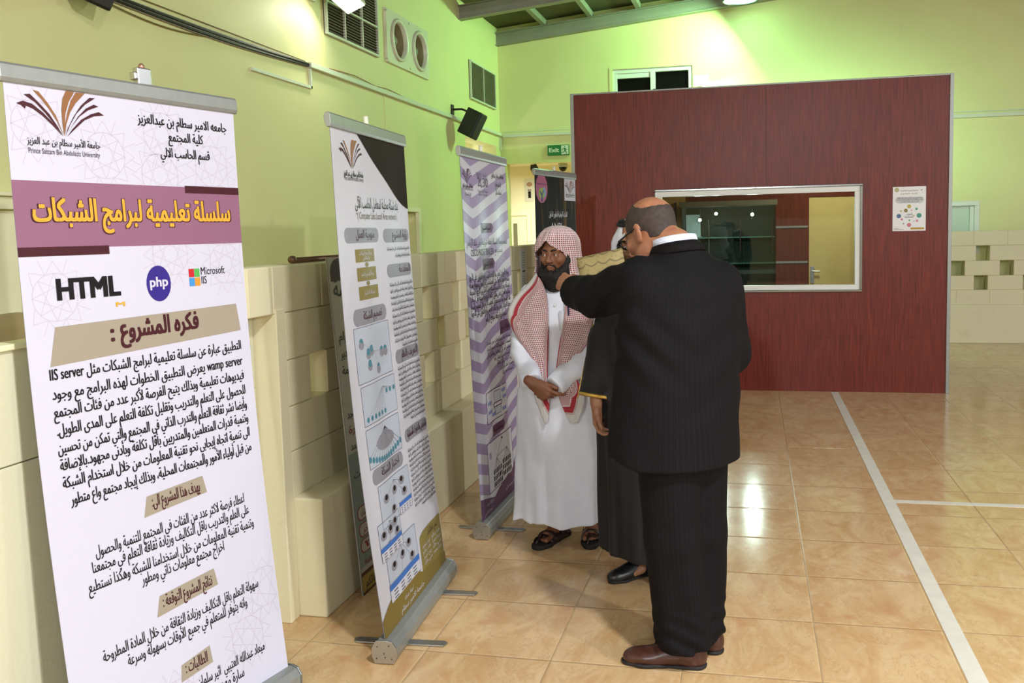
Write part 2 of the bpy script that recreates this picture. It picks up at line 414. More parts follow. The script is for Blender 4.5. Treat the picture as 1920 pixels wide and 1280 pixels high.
# low pierced block screens in front of the left and back walls
ZC = [0.52, 0.72, 0.914, 1.113, 1.315, 1.513]
def screen(axis, face, depth, a0, a1, holes, tops=None, col=M_CREAM, name='wall_left_screen', label=''):
    b = MB()
    def add(p, q, z0, z1, inset=0.0):
        if axis == 'y': b.box(face-depth+inset, p, z0, face-inset, q, z1)
        else: b.box(p, face+inset, z0, q, face+depth-inset, z1)
    for ci in range(5):
        z0, z1 = ZC[ci], ZC[ci+1]; s0 = tops if (tops is not None and ci == 4) else a0
        hs = [h for h in holes.get(ci, []) if h[0] > s0 and h[1] < a1]
        cuts = [s0]+[e for h in hs for e in h]+[a1]
        for i in range(0, len(cuts), 2):
            p, q = cuts[i], cuts[i+1]
            add(p, q, z0, z1, 0.006)
            L = q-p; n = max(1, round(L/0.42)); 
            if not hs:
                js = [s0]+[x for x in np.arange(math.floor(s0/0.42)*0.42+0.377+(0.21 if ci == 0 else 0), a1, 0.42) if s0+0.1 < x < a1-0.08]+[a1]
            else: js = [p+L*t/n for t in range(n+1)]
            for u, v in zip(js[:-1], js[1:]): add(u+0.0022, v-0.0022, z0+0.002, z1-0.002)
    return struct(b.build(name, col, bevel=0.004), label, 'wall')
P0 = 0.5475
hl = {3: [(5.005+P0*k, 5.155+P0*k) for k in range(-2, 7)], 2: [(5.248+P0*k-0.004, 5.398+P0*k) for k in range(-3, 7)], 1: [(5.005+P0*k, 5.155+P0*k) for k in range(-2, 7)]}
screen('y', XS, 0.15, 3.40, 8.60, hl, 3.13, name='wall_left_screen', label='low pierced cream block wall along the left side')
b = MB(); b.box(XS-0.17, 3.40, 0, XLEDGE, 8.60, 0.522)
struct(b.build('wall_left_ledge', M_CREAM, bevel=0.008), 'solid cream ledge at the foot of the left block wall', 'wall')
hb = {3: [(2.93-0.61*k, 3.10-0.61*k) for k in range(-6, 1)], 2: [(2.62-0.61*k, 2.79-0.61*k) for k in range(-6, 1)], 1: [(2.93-0.61*k-0.02, 3.08-0.61*k) for k in range(-6, 1)]}
hb = {k: sorted(v) for k, v in hb.items()}
screen('x', YSB, 0.15, 1.9, 8.9, hb, name='wall_back_screen', label='low pierced cream block wall along the back')
b = MB(); b.box(1.9, YSB-0.015, 0, 8.9, YSB+0.2, 0.522); struct(b.build('wall_back_ledge', M_CREAM, bevel=0.006))
# rough cement skirt line at the screen foot
XG = XS-0.10
# metal gate in the left screen, half hidden by the first banner
b = MB(); b.box(XG-0.05, 0.6, 0.06, XG, 3.315, 1.012); g = tag(b.build('gate', M_GATE, bevel=0.003), 'cream sheet metal gate between the first banner and the block wall', 'gate')
b = MB(); b.box(XG-0.05, 0.6, 1.016, XG, 3.315, 1.335); b.build('upper_panel', M_GATE, g, bevel=0.003)
b = MB(); b.box(XG-0.07, 0.6, 1.335, XG+0.012, 3.30, 1.352); b.build('top_rail', M_BRIGHT, g, bevel=0.003)
b = MB(); b.box(XG-0.05, 3.325, 0.0, XS+0.004, 3.398, 1.335); b.build('jamb', M_CREAM, g, bevel=0.004)
b = MB(); b.box(XG-0.04, 3.27, 0.0, XG-0.005, 3.312, 0.06); b.build('bottom_bolt', M_WHITEPL, g, bevel=0.002)
b = MB(); b.box(XG-0.02, 3.29, 1.352, XG+0.002, 3.316, 1.366); b.build('hinge_pin', M_BLACKPL, g)
# far door beyond the gate, at the left picture edge
b = MB(); b.box(XL, 2.2, 0, XL+0.03, 3.72, 1.80)
for z in (0.55, 0.95, 1.30, 1.58): b.box(XL+0.03, 2.2, z, XL+0.034, 3.55, z+0.012)
d2 = struct(b.build('door_2', M_GATE, bevel=0.003))
b = MB(); b.box(XL, 3.72, 0, XL+0.06, 3.90, 1.80); b.box(XL, 2.1, 1.80, XL+0.10, 3.98, 1.865); b.box(XL, 2.1, 1.865, XL+0.13, 4.0, 1.885)
b.build('door_frame', M_BRIGHT, d2, bevel=0.004)
b = MB(); b.box(XL+0.03, 3.0, 0.9, XL+0.12, 3.86, 1.28); b.build('door_box', mat('dull_tan_panel', (168, 150, 108), 0.6), d2, bevel=0.003)

# trunking, cables
b = MB(); b.box(XL+0.002, 7.19, 3.075, XL+0.045, YB-0.06, 3.12); tag(b.build('cable_trunking', M_WHITEPL, bevel=0.003), 'long pale trunking running along the left wall above the banners', 'trunking')
b = MB(); b.box(XL+0.05, YB-0.05, 3.055, 1.0, YB, 3.10); b.tube([(XL+0.06, YB-0.02, 3.135), (0.9, YB-0.02, 3.125)], 0.006, 6)
tag(b.build('cable_trunking', M_WHITEPL, bevel=0.003), 'pale trunking on the back wall above the exit sign', 'trunking')
b = MB(); b.box(2.3, YB-0.05, 3.04, XR-0.02, YB-0.002, 3.09); b.box(2.3, YB-0.02, 3.115, XR-0.02, YB-0.002, 3.13)
tag(b.build('cable_trunking', M_WHITEPL, bevel=0.003), 'pale trunking on the back wall right of the red booth', 'trunking')
b = MB(); b.box(XL, 6.29, 2.90, XL+0.022, 7.24, 2.925); b.box(XL, 7.215, 2.90, XL+0.022, 7.24, 3.073)
tag(b.build('cable_trunking', M_WHITEPL, bevel=0.002), 'short thin L shaped trunking under the black cable bundle', 'trunking')
b = MB(); b.box(XL+0.002, YB-0.05, 2.86, XL+0.03, YB-0.02, 3.055); b.build('corner_drop', M_WHITEPL, bpy.data.objects['cable_trunking'])
r0 = root('cable_bundle', (XL+0.03, 4.8, 3.07), 'sagging bundle of black and grey cables on the left wall', 'cables')
def cable(y0, z0, y1, z1, sag, x, r, mt):
    b = MB(); b.tube([(x, y0+(y1-y0)*t, z0+(z1-z0)*t-sag*math.sin(PI*t)) for t in np.linspace(0, 1, 24)], r, 6); b.build('cable', mt, r0, smooth=True)
mgc = mat('grey_cable', (150, 146, 132), 0.5)
for i in range(7):
    cable(4.2+0.03*i, 3.105-0.006*i, 7.19, 3.112-0.005*i, 0.018+0.003*i, XL+0.012+0.006*(i % 3), 0.0055+0.001*(i % 2), M_BLACKPL if i % 3 else mgc)
cable(4.6, 3.05, 5.9, 3.06, 0.05, XL+0.012, 0.005, mat('olive_cable', (120, 108, 62), 0.6))
cable(5.0, 3.13, 7.15, 3.12, 0.0, XL+0.01, 0.004, mat('olive_cable', (120, 108, 62), 0.6))
b = MB(); b.tube([(XL+0.01, 7.6, 3.135), (XL+0.02, 8.1, 3.155), (XL+0.012, 8.6, 3.13), (XL+0.02, 8.9, 3.145), (XL+0.012, 9.4, 3.125)], 0.004, 6)
tag(b.build('loose_wire', mat('reddish_wire', (150, 86, 56), 0.5), smooth=True), 'thin reddish loose wire lying on the left wall trunking', 'wire')

# louvred vents and the jet nozzle panel on the left wall
def vent(y0, y1, z0, z1, ny, nz, label, pitch):
    R = root('air_vent', (XL, (y0+y1)/2, z0), label, 'vent', 'air vents high on the left wall')
    b = MB(); b.box(XL, y0, z0, XL+0.008, y1, z1); b.build('backing', M_VENTD if nz > 1 else M_LOUV, R)
    b = MB(); t = 0.024
    b.box(XL, y0, z0, XL+0.035, y1, z0+t); b.box(XL, y0, z1-t, XL+0.035, y1, z1); b.box(XL, y0, z0+t, XL+0.035, y0+t, z1-t); b.box(XL, y1-t, z0+t, XL+0.035, y1, z1-t)
    for i in range(1, ny): y = y0+(y1-y0)*i/ny; b.box(XL, y-0.008, z0+t, XL+0.034, y+0.008, z1-t)
    for i in range(1, nz): z = z0+(z1-z0)*i/nz; b.box(XL, y0+t, z-0.009, XL+0.0325, y1-t, z+0.009)
    b.build('frame', M_WHITEPL, R, bevel=0.003)
    b = MB(); n = int((z1-z0)/pitch)
    for i in range(n):
        z = z0+(i+0.5)*(z1-z0)/n
        b.obox((XL+0.018, (y0+y1)/2, z), (0.8, 0, -0.6), (0, 1, 0), (0.6, 0, 0.8), 0.012, (y1-y0)/2-t*0.5, 0.0018)
    b.build('louvre_slats', M_LOUV, R)
vent(7.545, 8.695, 3.43, 4.02, 3, 2, 'large six bay louvred vent beside the floodlight', 0.026)
vent(11.745, 12.94, 3.44, 3.96, 2, 1, 'two bay grey vent near the back corner above the loudspeaker', 0.012)
R = root('jet_nozzle_panel', (XL, 9.52, 3.43), 'white wall panel with two round air nozzles', 'vent')
b = MB()
yc0, yc1 = 9.23, 9.84
n = 40; rr = 0.215
for yc, ya, yb_ in ((yc0, 8.905, 9.535), (yc1, 9.535, 10.13)):
    ring = b.pts([(XL+0.03, yc+0.21*math.cos(2*PI*j/n), 3.705+rr*math.sin(2*PI*j/n)) for j in range(n)])
    out = []
    for j in range(n):
        a = 2*PI*j/n; dy, dz = math.cos(a), math.sin(a)
        t = min(((yb_-yc) if dy > 0 else (ya-yc))/dy if abs(dy) > 1e-6 else 9, ((3.98-3.705) if dz > 0 else (3.43-3.705))/dz if abs(dz) > 1e-6 else 9)
        out.append((XL+0.03, yc+dy*t, 3.705+dz*t))
    ko = b.pts(out); kb = b.pts([(XL, p[1], p[2]) for p in out])
    for j in range(n):
        j2 = (j+1) % n
        b.face((ring+j, ring+j2, ko+j2, ko+j)); b.face((ko+j, ko+j2, kb+j2, kb+j))
for y, z in ((8.905, 3.43), (10.13, 3.43), (8.905, 3.98), (10.13, 3.98)): b.box(XL, y-0.02*(y > 9)-0.0, z-0.02*(z > 3.7), XL+0.03, y+0.02*(y < 9), z+0.02*(z < 3.7))
for z in (3.43, 3.98): b.box(XL, 9.535-0.05, z-0.02*(z > 3.7), XL+0.0295, 9.535+0.05, z+0.02*(z < 3.7))
b.build('panel', M_JET, R)
for yc in (yc0, yc1):
    b = MB(); b.lathe([(0.215, 0.028), (0.225, 0.045), (0.205, 0.06), (0.185, 0.045), (0.178, 0.01)], (XL, yc, 3.705), (1, 0, 0), 36)
    nz_ = b.build('nozzle', M_JET, R, smooth=True)
    b = MB(); b.lathe([(0.178, 0.01), (0.165, -0.06), (0.15, -0.16), (0.0, -0.17)], (XL, yc, 3.705), (1, 0, 0), 36); b.build('nozzle_throat', mat('shaded_nozzle_inside', (150, 138, 104), 0.5, var=0.1), nz_, smooth=True)  # throat coloured darker to stand in for shade inside the nozzle
    b = MB(); b.lathe([(0.05, -0.16), (0.105, -0.09), (0.085, -0.04), (0.03, 0.0), (0.0, 0.005)], (XL, yc, 3.705), (1, 0, 0), 28); b.build('nozzle_cone', M_LOUV, nz_, smooth=True)

# loudspeakers
def speaker(y, z, label, dx=0.22):
    R = root('wall_loudspeaker', (XL, y, z), label, 'loudspeaker', 'black loudspeakers on the left wall')
    b = MB(); b.box(XL, y-0.05, z+0.06, XL+0.02, y+0.03, z+0.20); b.tube([(XL+0.02, y-0.01, z+0.14), (XL+0.13, y, z+0.14), (XL+dx-0.02, y+0.02, z+0.11)], 0.014, 8)
    b.build('bracket', M_BLACKPL, R, bevel=0.002)
    c = Vector((XL+dx+0.04, y+0.03, z-0.05)); fx = Vector((0.86, -0.30, -0.42)).normalized(); rx = fx.cross(Vector((0, 0.2, 1))).normalized(); ux = rx.cross(fx)
    b = MB(); o = [(-0.11, -0.10), (0.11, -0.10), (0.075, 0.11), (-0.075, 0.11)]
    b.extr([c+rx*p[0]+fx*p[1]-ux*0.17 for p in o], ux*0.34)
    cab = b.build('cabinet', M_BLACKPL, R, bevel=0.012)
    b = MB(); b.obox(c+fx*0.112, rx, ux, fx, 0.066, 0.155, 0.006); b.build('grille', M_DGREY, cab, bevel=0.006)
speaker(11.0, 3.06, 'black loudspeaker on a bracket near the back corner')
speaker(4.45, 3.17, 'black loudspeaker cut by the top picture edge above the first banner', 0.14)

# floodlights and lamps
R = root('floodlight', (XL, 7.45, 3.62), 'lit floodlight bracketed on the left wall beside the large vent', 'floodlight')
b = MB(); b.box(XL, 7.28, 3.66, XL+0.03, 7.36, 3.74); b.tube([(XL+0.02, 7.32, 3.70), (XL+0.20, 7.34, 3.72)], 0.015, 8); b.build('bracket', M_WHITEPL, R)
c = Vector((XL+0.28, 7.45, 3.70)); dn = Vector((0.35, -0.25, -0.9)).normalized(); rx = dn.cross(Vector((0, 1, 0))).normalized(); ux = rx.cross(dn)
b = MB(); b.obox(c, rx, ux, dn, 0.10, 0.14, 0.05); b.build('housing', M_WHITEPL, R, bevel=0.012)
b = MB(); b.obox(c+dn*0.052, rx, ux, dn, 0.085, 0.125, 0.004); b.build('lens', M_LAMPW, R)
c = Vector(ROOF_FLOOD); dn = Vector((0.1, 0.55, -0.80)).normalized(); rx = dn.cross(Vector((1, 0, 0))).normalized(); ux = rx.cross(dn)
R = root('floodlight', (c.x, c.y, BZ_ROOF), 'floodlight lying on the booth roof turned to the back wall', 'floodlight')
b = MB(); b.obox(c-dn*0.045, rx, ux, dn, 0.09, 0.12, 0.035); b.box(c.x-0.02, c.y-0.06, BZ_ROOF, c.x+0.02, c.y-0.03, c.z+0.02); b.build('housing', M_WHITEPL, R, bevel=0.008)
b = MB(); b.obox(c-dn*0.008, rx, ux, dn, 0.08, 0.11, 0.002); b.build('lens', M_LAMPG, R)
R = root('floodlight', (-0.71, YB-0.2, 3.62), 'glowing white floodlight peeking over the top of the red booth', 'floodlight')
b = MB(); b.box(-0.82, YB-0.22, 3.66, -0.60, YB-0.10, 3.78); b.box(-0.73, YB-0.1, 3.68, -0.69, YB, 3.74); b.build('housing', M_WHITEPL, R, bevel=0.01)
b = MB(); b.box(-0.81, YB-0.235, 3.655, -0.61, YB-0.222, 3.765); b.box(-0.81, YB-0.235, 3.650, -0.61, YB-0.11, 3.658); b.build('lens', M_LAMPW, R)
def highbay(p, label, lens, par=None):
    R = root('highbay_lamp', p, label, 'lamp', 'high bay lamps under the rafters')
    b = MB(); b.lathe([(0.0, 0.11), (0.07, 0.11), (0.09, 0.05), (0.235, 0.03), (0.24, 0.0), (0.225, 0.006)], p, (0, 0, 1), 28); b.tube([(p[0], p[1], p[2]+0.10), (p[0], p[1], zr(p[0])+0.20)], 0.012, 8)
    b.build('shade', M_DGREY, R, smooth=True)
    b = MB(); b.lathe([(0.0, 0.012), (0.21, 0.012)], p, (0, 0, 1), 28); b.build('lens', lens, R)
    return R
highbay(GREEN_LAMP, 'greenish starlike lamp under the rafter at the top picture edge', M_LAMPG)
for p in HIGHBAYS: highbay((p[0], p[1], p[2]+0.03), 'high bay lamp hanging under the roof behind the camera', M_LAMPW)
for p, a, e in FLOODS:
    dn = (Vector(a)-Vector(p)).normalized(); c = Vector(p)-dn*0.06; rx = dn.cross(Vector((0, 0, 1))).normalized(); ux = rx.cross(dn)
    R = root('floodlight', (p[0], p[1], p[2]-0.15), 'wide floodlight on the %s wall aimed into the hall' % ('right' if p[0] > 8 else 'camera side'), 'floodlight', 'floodlights behind the camera')
    b = MB(); b.obox(c, rx, ux, dn, 0.16, 0.12, 0.05); b.build('housing', M_WHITEPL, R, bevel=0.01)
    b = MB(); b.obox(c+dn*0.053, rx, ux, dn, 0.14, 0.10, 0.002); b.build('lens', M_LAMPW, R)
# windows in the back wall
W1 = (-2.0, -0.84, 3.25, 3.965)
b = MB(); b.box(W1[0], YB+0.06, W1[2], W1[1], YB+0.075, W1[3]); wn = struct(b.build('window_1', M_DARKG), 'dark night window above the red booth', 'window')
b = MB(); t = 0.06
rect_frame(b, W1[0], W1[1], W1[2], W1[3], t, YB+0.01, YB+0.09)
b.box(-1.45, YB+0.005, W1[2]+t, -1.38, YB+0.085, W1[3]-t); b.box(W1[0]+t, YB+0.02, W1[3]-0.13, -1.45, YB+0.07, W1[3]-t)
b.build('window_frame', M_ALUW, wn, bevel=0.004)
b = MB(); b.box(W1[0]-0.05, YB-0.008, W1[3], W1[1]+0.06, YB, W1[3]+0.03); b.box(W1[0]-0.05, YB-0.008, 3.2, W1[0], YB, W1[3]); b.box(W1[1], YB-0.008, 3.2, W1[1]+0.06, YB, W1[3])
b.build('window_trim', M_WALL, wn)
b = MB(); b.box(-1.405, YB-0.01, 3.56, -1.375, YB+0.006, 3.66); b.build('window_latch', M_BLACKPL, wn)
b = MB(); b.box(2.2, YB+0.06, 1.2, 3.04, YB+0.07, 1.92); w2 = struct(b.build('window_2', M_FROST), 'pale frosted window right of the red booth behind the block wall', 'window')
b = MB(); rect_frame(b, 2.2, 3.04, 1.2, 1.92, 0.065, YB, YB+0.08); b.box(2.92, YB+0.03, 1.26, 2.975, YB+0.07, 1.85)
b.build('window_frame', M_ALUW, w2, bevel=0.004)
# blanked panels on the back wall
for x0, x1, z0, z1 in ((1.452, 1.977, 4.20, 4.515), (2.106, 2.187, 4.30, 4.455)):
    b = MB(); b.box(x0, YB-0.006, z0, x1, YB, z1); struct(b.build('trim_3', M_WALL))

# signs and small items by the exit
R = root('exit_sign', (-2.834, YB, 2.755), 'green exit sign with running figure above the back opening', 'sign')
x0, x1, z0, z1 = -3.0, -2.668, 2.758, 2.912
b = MB(); b.box(x0, YB-0.022, z0, x1, YB, z1); sg = b.build('sign_board', M_GREENS, R, bevel=0.004)
b = MB(); b.box(x1-0.122, YB-0.0232, z0+0.012, x1-0.012, YB-0.0222, z1-0.010); pan = b.build('pictogram', [M_WHITES, M_GREENS], R)
b = MB()
def sgn(pts, m=0):
    b.extr([(x1-0.122+p[0]*0.11, YB-0.0238, z0+0.012+p[1]*0.13) for p in pts], (0, -0.0006, 0), m)
sgn([(0.50+0.075*math.cos(2*PI*k/14), 0.86+0.065*math.sin(2*PI*k/14)) for k in range(14)])
sgn([(0.38, 0.74), (0.58, 0.74), (0.64, 0.48), (0.46, 0.42)])
sgn([(0.38, 0.74), (0.44, 0.69), (0.26, 0.60), (0.16, 0.44), (0.10, 0.48), (0.20, 0.66)])
sgn([(0.56, 0.74), (0.70, 0.56), (0.88, 0.60), (0.88, 0.54), (0.66, 0.49), (0.54, 0.62)])
sgn([(0.46, 0.46), (0.60, 0.46), (0.72, 0.30), (0.82, 0.04), (0.72, 0.04), (0.62, 0.26)])
sgn([(0.46, 0.46), (0.58, 0.42), (0.44, 0.24), (0.16, 0.22), (0.08, 0.10), (0.02, 0.14), (0.12, 0.30), (0.38, 0.32)])
b.build('running_figure', M_GREENS, pan)
R = root('dome_camera', (-2.88, YB+0.5, 2.62), 'small dark dome camera hanging beyond the exit opening', 'camera')
b = MB(); b.lathe([(0.0, 0.14), (0.07, 0.14), (0.075, 0.10), (0.07, 0.07)], (-2.88, YB+0.5, 2.55), (0, 0, 1), 20); b.cyl((-2.88, YB+0.5, 2.68), (-2.88, YB+0.5, 2.9), 0.03); b.build('housing', M_WHITEPL, R, smooth=True)
b = MB(); b.lathe([(0.068, 0.08), (0.06, 0.04), (0.035, 0.01), (0.0, 0.0)], (-2.88, YB+0.5, 2.55), (0, 0, 1), 20); b.build('dome', mat('smoked_dome', (20, 22, 20), 0.08), R, smooth=True)
b = MB(); b.obox((-3.32, YB+0.45, 2.60), (1, 0, 0), (0, 0.9, -0.35), (0, 0.35, 0.9), 0.05, 0.09, 0.045); b.cyl((-3.32, YB+0.5, 2.62), (-3.32, YB+0.5, 2.9), 0.02)
tag(b.build('bullet_camera', M_DGREY, bevel=0.01), 'small dark wall camera left of the dome camera', 'camera')

# ------------------------------------------------------------------ the red booth
YP, BX0, BX1, BZ = 9.03, -1.785, 1.812, 3.0
WX0, WX1, WZ0, WZ1 = -0.945, 1.015, 1.0, 2.0
b = MB()
wall_xz(b, YP, YP+0.05, BX0, BX1, 0, BZ, [(WX0, WX1, WZ0, WZ1)])
bw = struct(b.build('wall_booth_front', M_LAM), 'mahogany red front panel of the booth with a window', 'wall')
b = MB(); b.box(BX0, YP+0.05, 0, BX0+0.05, 11.3, BZ); struct(b.build('wall_booth_left', M_LAM))
b = MB(); b.box(BX1-0.05, YP+0.05, 0, BX1, 11.3, BZ); struct(b.build('wall_booth_right', M_LAM))
b = MB(); wall_xz(b, 11.3, 11.36, BX0, BX1, 0, BZ, [(0.67, 1.42, 0, 1.975)]); struct(b.build('wall_booth_back', m_laminate('dark_mahogany_laminate')))
b = MB(); b.box(BX0, YP+0.05, BZ-0.05, BX1, 11.3, BZ-0.01); struct(b.build('ceiling_booth_added', M_CEIL))  # unseen roof slab, added to keep the booth interior dark
b = MB()
b.box(BX1-0.012, YP-0.012, 0, BX1+0.022, YP+0.03, BZ+0.012); b.box(BX0-0.022, YP-0.012, 0, BX0+0.012, YP+0.03, BZ+0.012); b.box(BX0, YP-0.006, BZ-0.004, BX1, YP+0.05, BZ+0.012)
struct(b.build('trim_4', M_ALU, bevel=0.003))
for x in (0.13,):
    b = MB(); b.box(x-0.0015, YP-0.0012, WZ1+0.03, x+0.0015, YP, BZ); struct(b.build('trim_5', mat('dark_seam', (60, 28, 22), 0.6)))
b = MB(); b.box(0.3, YP-0.0012, 0.535, BX1-0.02, YP, 0.538); struct(b.build('trim_6', mat('dark_seam', (60, 28, 22), 0.6)))
# screw heads
b = MB()
for x, z in ((-0.35, 2.95), (0.0, 2.93), (0.34, 2.96), (0.37, 2.96), (1.1, 2.92), (0.07, 2.35), (0.13, 2.35), (-0.6, 2.35), (1.65, 2.33), (-1.62, 2.35)):
    b.cyl((x, YP-0.003, z), (x, YP, z), 0.006, n=8)
b.build('screw_heads', M_DGREY, bw)
# window of the booth
b = MB(); b.box(WX0+0.02, YP+0.018, WZ0+0.02, WX1-0.02, YP+0.024, WZ1-0.02); w3 = struct(b.build('window_3', M_GLASS), 'wide booth window with white frame and lamp reflections', 'window')
b = MB(); rect_frame(b, WX0, WX1, WZ0, WZ1, 0.052, YP-0.008, YP+0.06); b.build('window_frame', M_ALUW, w3, bevel=0.003)
b = MB(); rect_frame(b, WX0-0.016, WX1+0.016, WZ0-0.016, WZ1+0.022, 0.022, YP-0.022, YP+0.004); b.build('window_rim', M_CHROME, w3, bevel=0.004)
# inside of the booth
b = MB(); b.box(0.67, 11.31, 0, 1.42, 11.35, 1.975); d4 = struct(b.build('door_4', M_DOOR, bevel=0.003), 'yellow cream door inside the booth seen through its window', 'door')
b = MB(); b.box(0.685, 11.298, 0.93, 0.733, 11.31, 1.135); b.cyl((0.71, 11.31, 1.075), (0.71, 11.265, 1.075), 0.010, n=8); b.tube([(0.71, 11.268, 1.075), (0.80, 11.268, 1.072)], 0.010, 8); b.cyl((0.71, 11.296, 0.98), (0.71, 11.30, 0.98), 0.012)
b.build('door_handle', M_STEEL, d4, bevel=0.004)
b = MB()
for z in (1.62, 1.19): b.box(0.20, 11.288, z-0.012, 0.655, 11.30, z+0.012)
struct(b.build('trim_7', M_ALU))
b = MB(); b.box(BX0+0.06, 11.24, 1.30, -0.82, 11.30, 2.6); struct(b.build('wall_booth_recess', mat('ochre_board', (196, 160, 92), 0.6)))
b = MB(); b.box(-0.955, 11.20, 1.2, -0.925, 11.24, 1.95); b.build('post', M_DGREY, bw)
R = root('glass_cabinet', (-0.3, 10.9, 0), 'glass fronted display cabinet inside the booth behind the window', 'cabinet')
cx0, cx1, cy0, cy1, cz1 = -0.83, 0.26, 10.7, 11.22, 1.88
mb_ = mat('dark_cabinet_board', (52, 58, 50), 0.5)
b = MB(); b.box(cx0, cy1-0.02, 0.0, cx1, cy1, cz1); b.box(cx0, cy0, 0, cx1, cy1, 0.5); b.build('back_panel', mb_, R)
b = MB(); b.box(cx0-0.02, cy0-0.02, cz1, cx1+0.02, cy1, cz1+0.06); b.build('top', mat('cabinet_top', (120, 122, 104), 0.4), R, bevel=0.004)
for z in (1.20,):
    b = MB(); b.box(cx0+0.01, cy0+0.02, z, cx1-0.01, cy1-0.02, z+0.014); b.build('shelf', mat('glass_shelf_edge', (150, 190, 170), 0.15), R)
n3 = 3
for i in range(n3):
    a = cx0+(cx1-cx0)*i/n3; c_ = cx0+(cx1-cx0)*(i+1)/n3
    b = MB(); b.box(a+0.003, cy0-0.008, 0.5, c_-0.003, cy0, cz1-0.005); gd = b.build('glass_door', M_GLASSG, R)
    b = MB(); b.cyl((c_-0.04, cy0-0.03, 1.33), (c_-0.04, cy0-0.03, 1.72), 0.006, n=8); b.build('handle', M_CHROME, gd)
for x in (cx0, cx1-0.012):
    b = MB(); b.box(x, cy0, 0.5, x+0.012, cy1, cz1); b.build('side_glass', M_GLASSG, R)
for p in CAB_LAMPS:
    b = MB(); b.cyl((p[0], p[1]-0.02, p[2]), (p[0], p[1]+0.06, p[2]+0.02), 0.022, n=14); b.tube([(p[0], p[1]+0.05, p[2]+0.02), (p[0], p[1]+0.06, 1.885)], 0.006, 6); lm = b.build('spot_lamp', M_CHROME, R, smooth=False)
    b = MB(); b.ball((p[0], p[1]-0.028, p[2]), 0.017, 0.012, 0.017, 14, 8); b.build('bulb', mat('lit_cabinet_bulb', (255, 255, 255), 0.3, emit=(248, 252, 255), estr=40.0), lm, smooth=True)
# white certificate standing in the cabinet
b = MB(); b.obox((-0.70, 10.9, 1.66), (1, 0, 0), (0, -0.2, 1), (0, 1, 0.2), 0.085, 0.13, 0.006)
b.extr([(-0.8, 10.85, 1.523), (-0.6, 10.85, 1.523), (-0.6, 10.98, 1.523), (-0.8, 10.98, 1.523)], (0, 0, 0.006))
tag(b.build('certificate', M_PAPER), 'pale framed certificate standing in the left bay of the cabinet', 'certificate')
b = MB(); b.box(-0.82, 10.8, 1.505, 0.25, 11.18, 1.519); b.build('shelf', mat('glass_shelf_edge', (150, 190, 170), 0.15), bpy.data.objects['glass_cabinet'])
# ================================================================== writing
from mathutils.geometry import delaunay_2d_cdt
_FORMS = {}
for base, cp, n in ((0x621,0xFE80,1),(0x622,0xFE81,2),(0x623,0xFE83,2),(0x624,0xFE85,2),(0x625,0xFE87,2),(0x626,0xFE89,4),(0x627,0xFE8D,2),(0x628,0xFE8F,4),(0x629,0xFE93,2),
                    (0x62A,0xFE95,4),(0x62B,0xFE99,4),(0x62C,0xFE9D,4),(0x62D,0xFEA1,4),(0x62E,0xFEA5,4),(0x62F,0xFEA9,2),(0x630,0xFEAB,2),(0x631,0xFEAD,2),(0x632,0xFEAF,2),
                    (0x633,0xFEB1,4),(0x634,0xFEB5,4),(0x635,0xFEB9,4),(0x636,0xFEBD,4),(0x637,0xFEC1,4),(0x638,0xFEC5,4),(0x639,0xFEC9,4),(0x63A,0xFECD,4),
                    (0x641,0xFED1,4),(0x642,0xFED5,4),(0x643,0xFED9,4),(0x644,0xFEDD,4),(0x645,0xFEE1,4),(0x646,0xFEE5,4),(0x647,0xFEE9,4),(0x648,0xFEED,2),(0x649,0xFEEF,2),(0x64A,0xFEF1,4)):
    _FORMS[chr(base)] = (cp, n)
_LAM = {'\u0622': 0xFEF5, '\u0623': 0xFEF7, '\u0625': 0xFEF9, '\u0627': 0xFEFB}
def shape_arabic(s):
    out = []; i = 0
    def joins(c): return c in _FORMS and _FORMS[c][1] == 4
    while i < len(s):
        c = s[i]
        if c not in _FORMS: out.append(c); i += 1; continue
        pj = i > 0 and joins(s[i-1])
        if c == '\u0644' and i+1 < len(s) and s[i+1] in _LAM:
            out.append(chr(_LAM[s[i+1]]+(1 if pj else 0))); i += 2; continue
        cp, n = _FORMS[c]; nj = n == 4 and i+1 < len(s) and s[i+1] in _FORMS and _FORMS[s[i+1]][1] > 1
        pj = pj and n > 1
        out.append(chr(cp+(3 if pj and nj else 1 if pj else 2 if nj else 0))); i += 1
    # visual order: reverse everything, keep latin and digit runs as they are
    vis = []; run = ''
    for c in out:
        if ord(c) < 0x250 and (c.isalnum() or c in '.'): run += c
        elif run and c == ' ' : run += c
        else:
            if run:
                t = run.rstrip(' '); vis.append(t); vis.extend(' '*(len(run)-len(t))); run = ''
            vis.append({'(': ')', ')': '('}.get(c, c))
    if run: vis.append(run)
    return ''.join(reversed(vis)) if any(ord(c) > 0x600 for c in s) else s
_TXT = {}; _GLY = {}
def outline(s):
    """outline vertices and edges of a string, no fill"""
    c = bpy.data.curves.new('lettering', 'FONT'); c.body = s; c.resolution_u = 3; c.size = 1.0; c.fill_mode = 'NONE'
    o = bpy.data.objects.new('lettering', c); COL.objects.link(o)
    me = bpy.data.meshes.new_from_object(o.evaluated_get(bpy.context.evaluated_depsgraph_get()))
    V = np.zeros(len(me.vertices)*3); me.vertices.foreach_get('co', V); E = np.zeros(len(me.edges)*2, np.int32); me.edges.foreach_get('vertices', E)
    bpy.data.objects.remove(o); bpy.data.curves.remove(c); bpy.data.meshes.remove(me)
    return V.reshape(-1, 3)[:, :2], E.reshape(-1, 2)
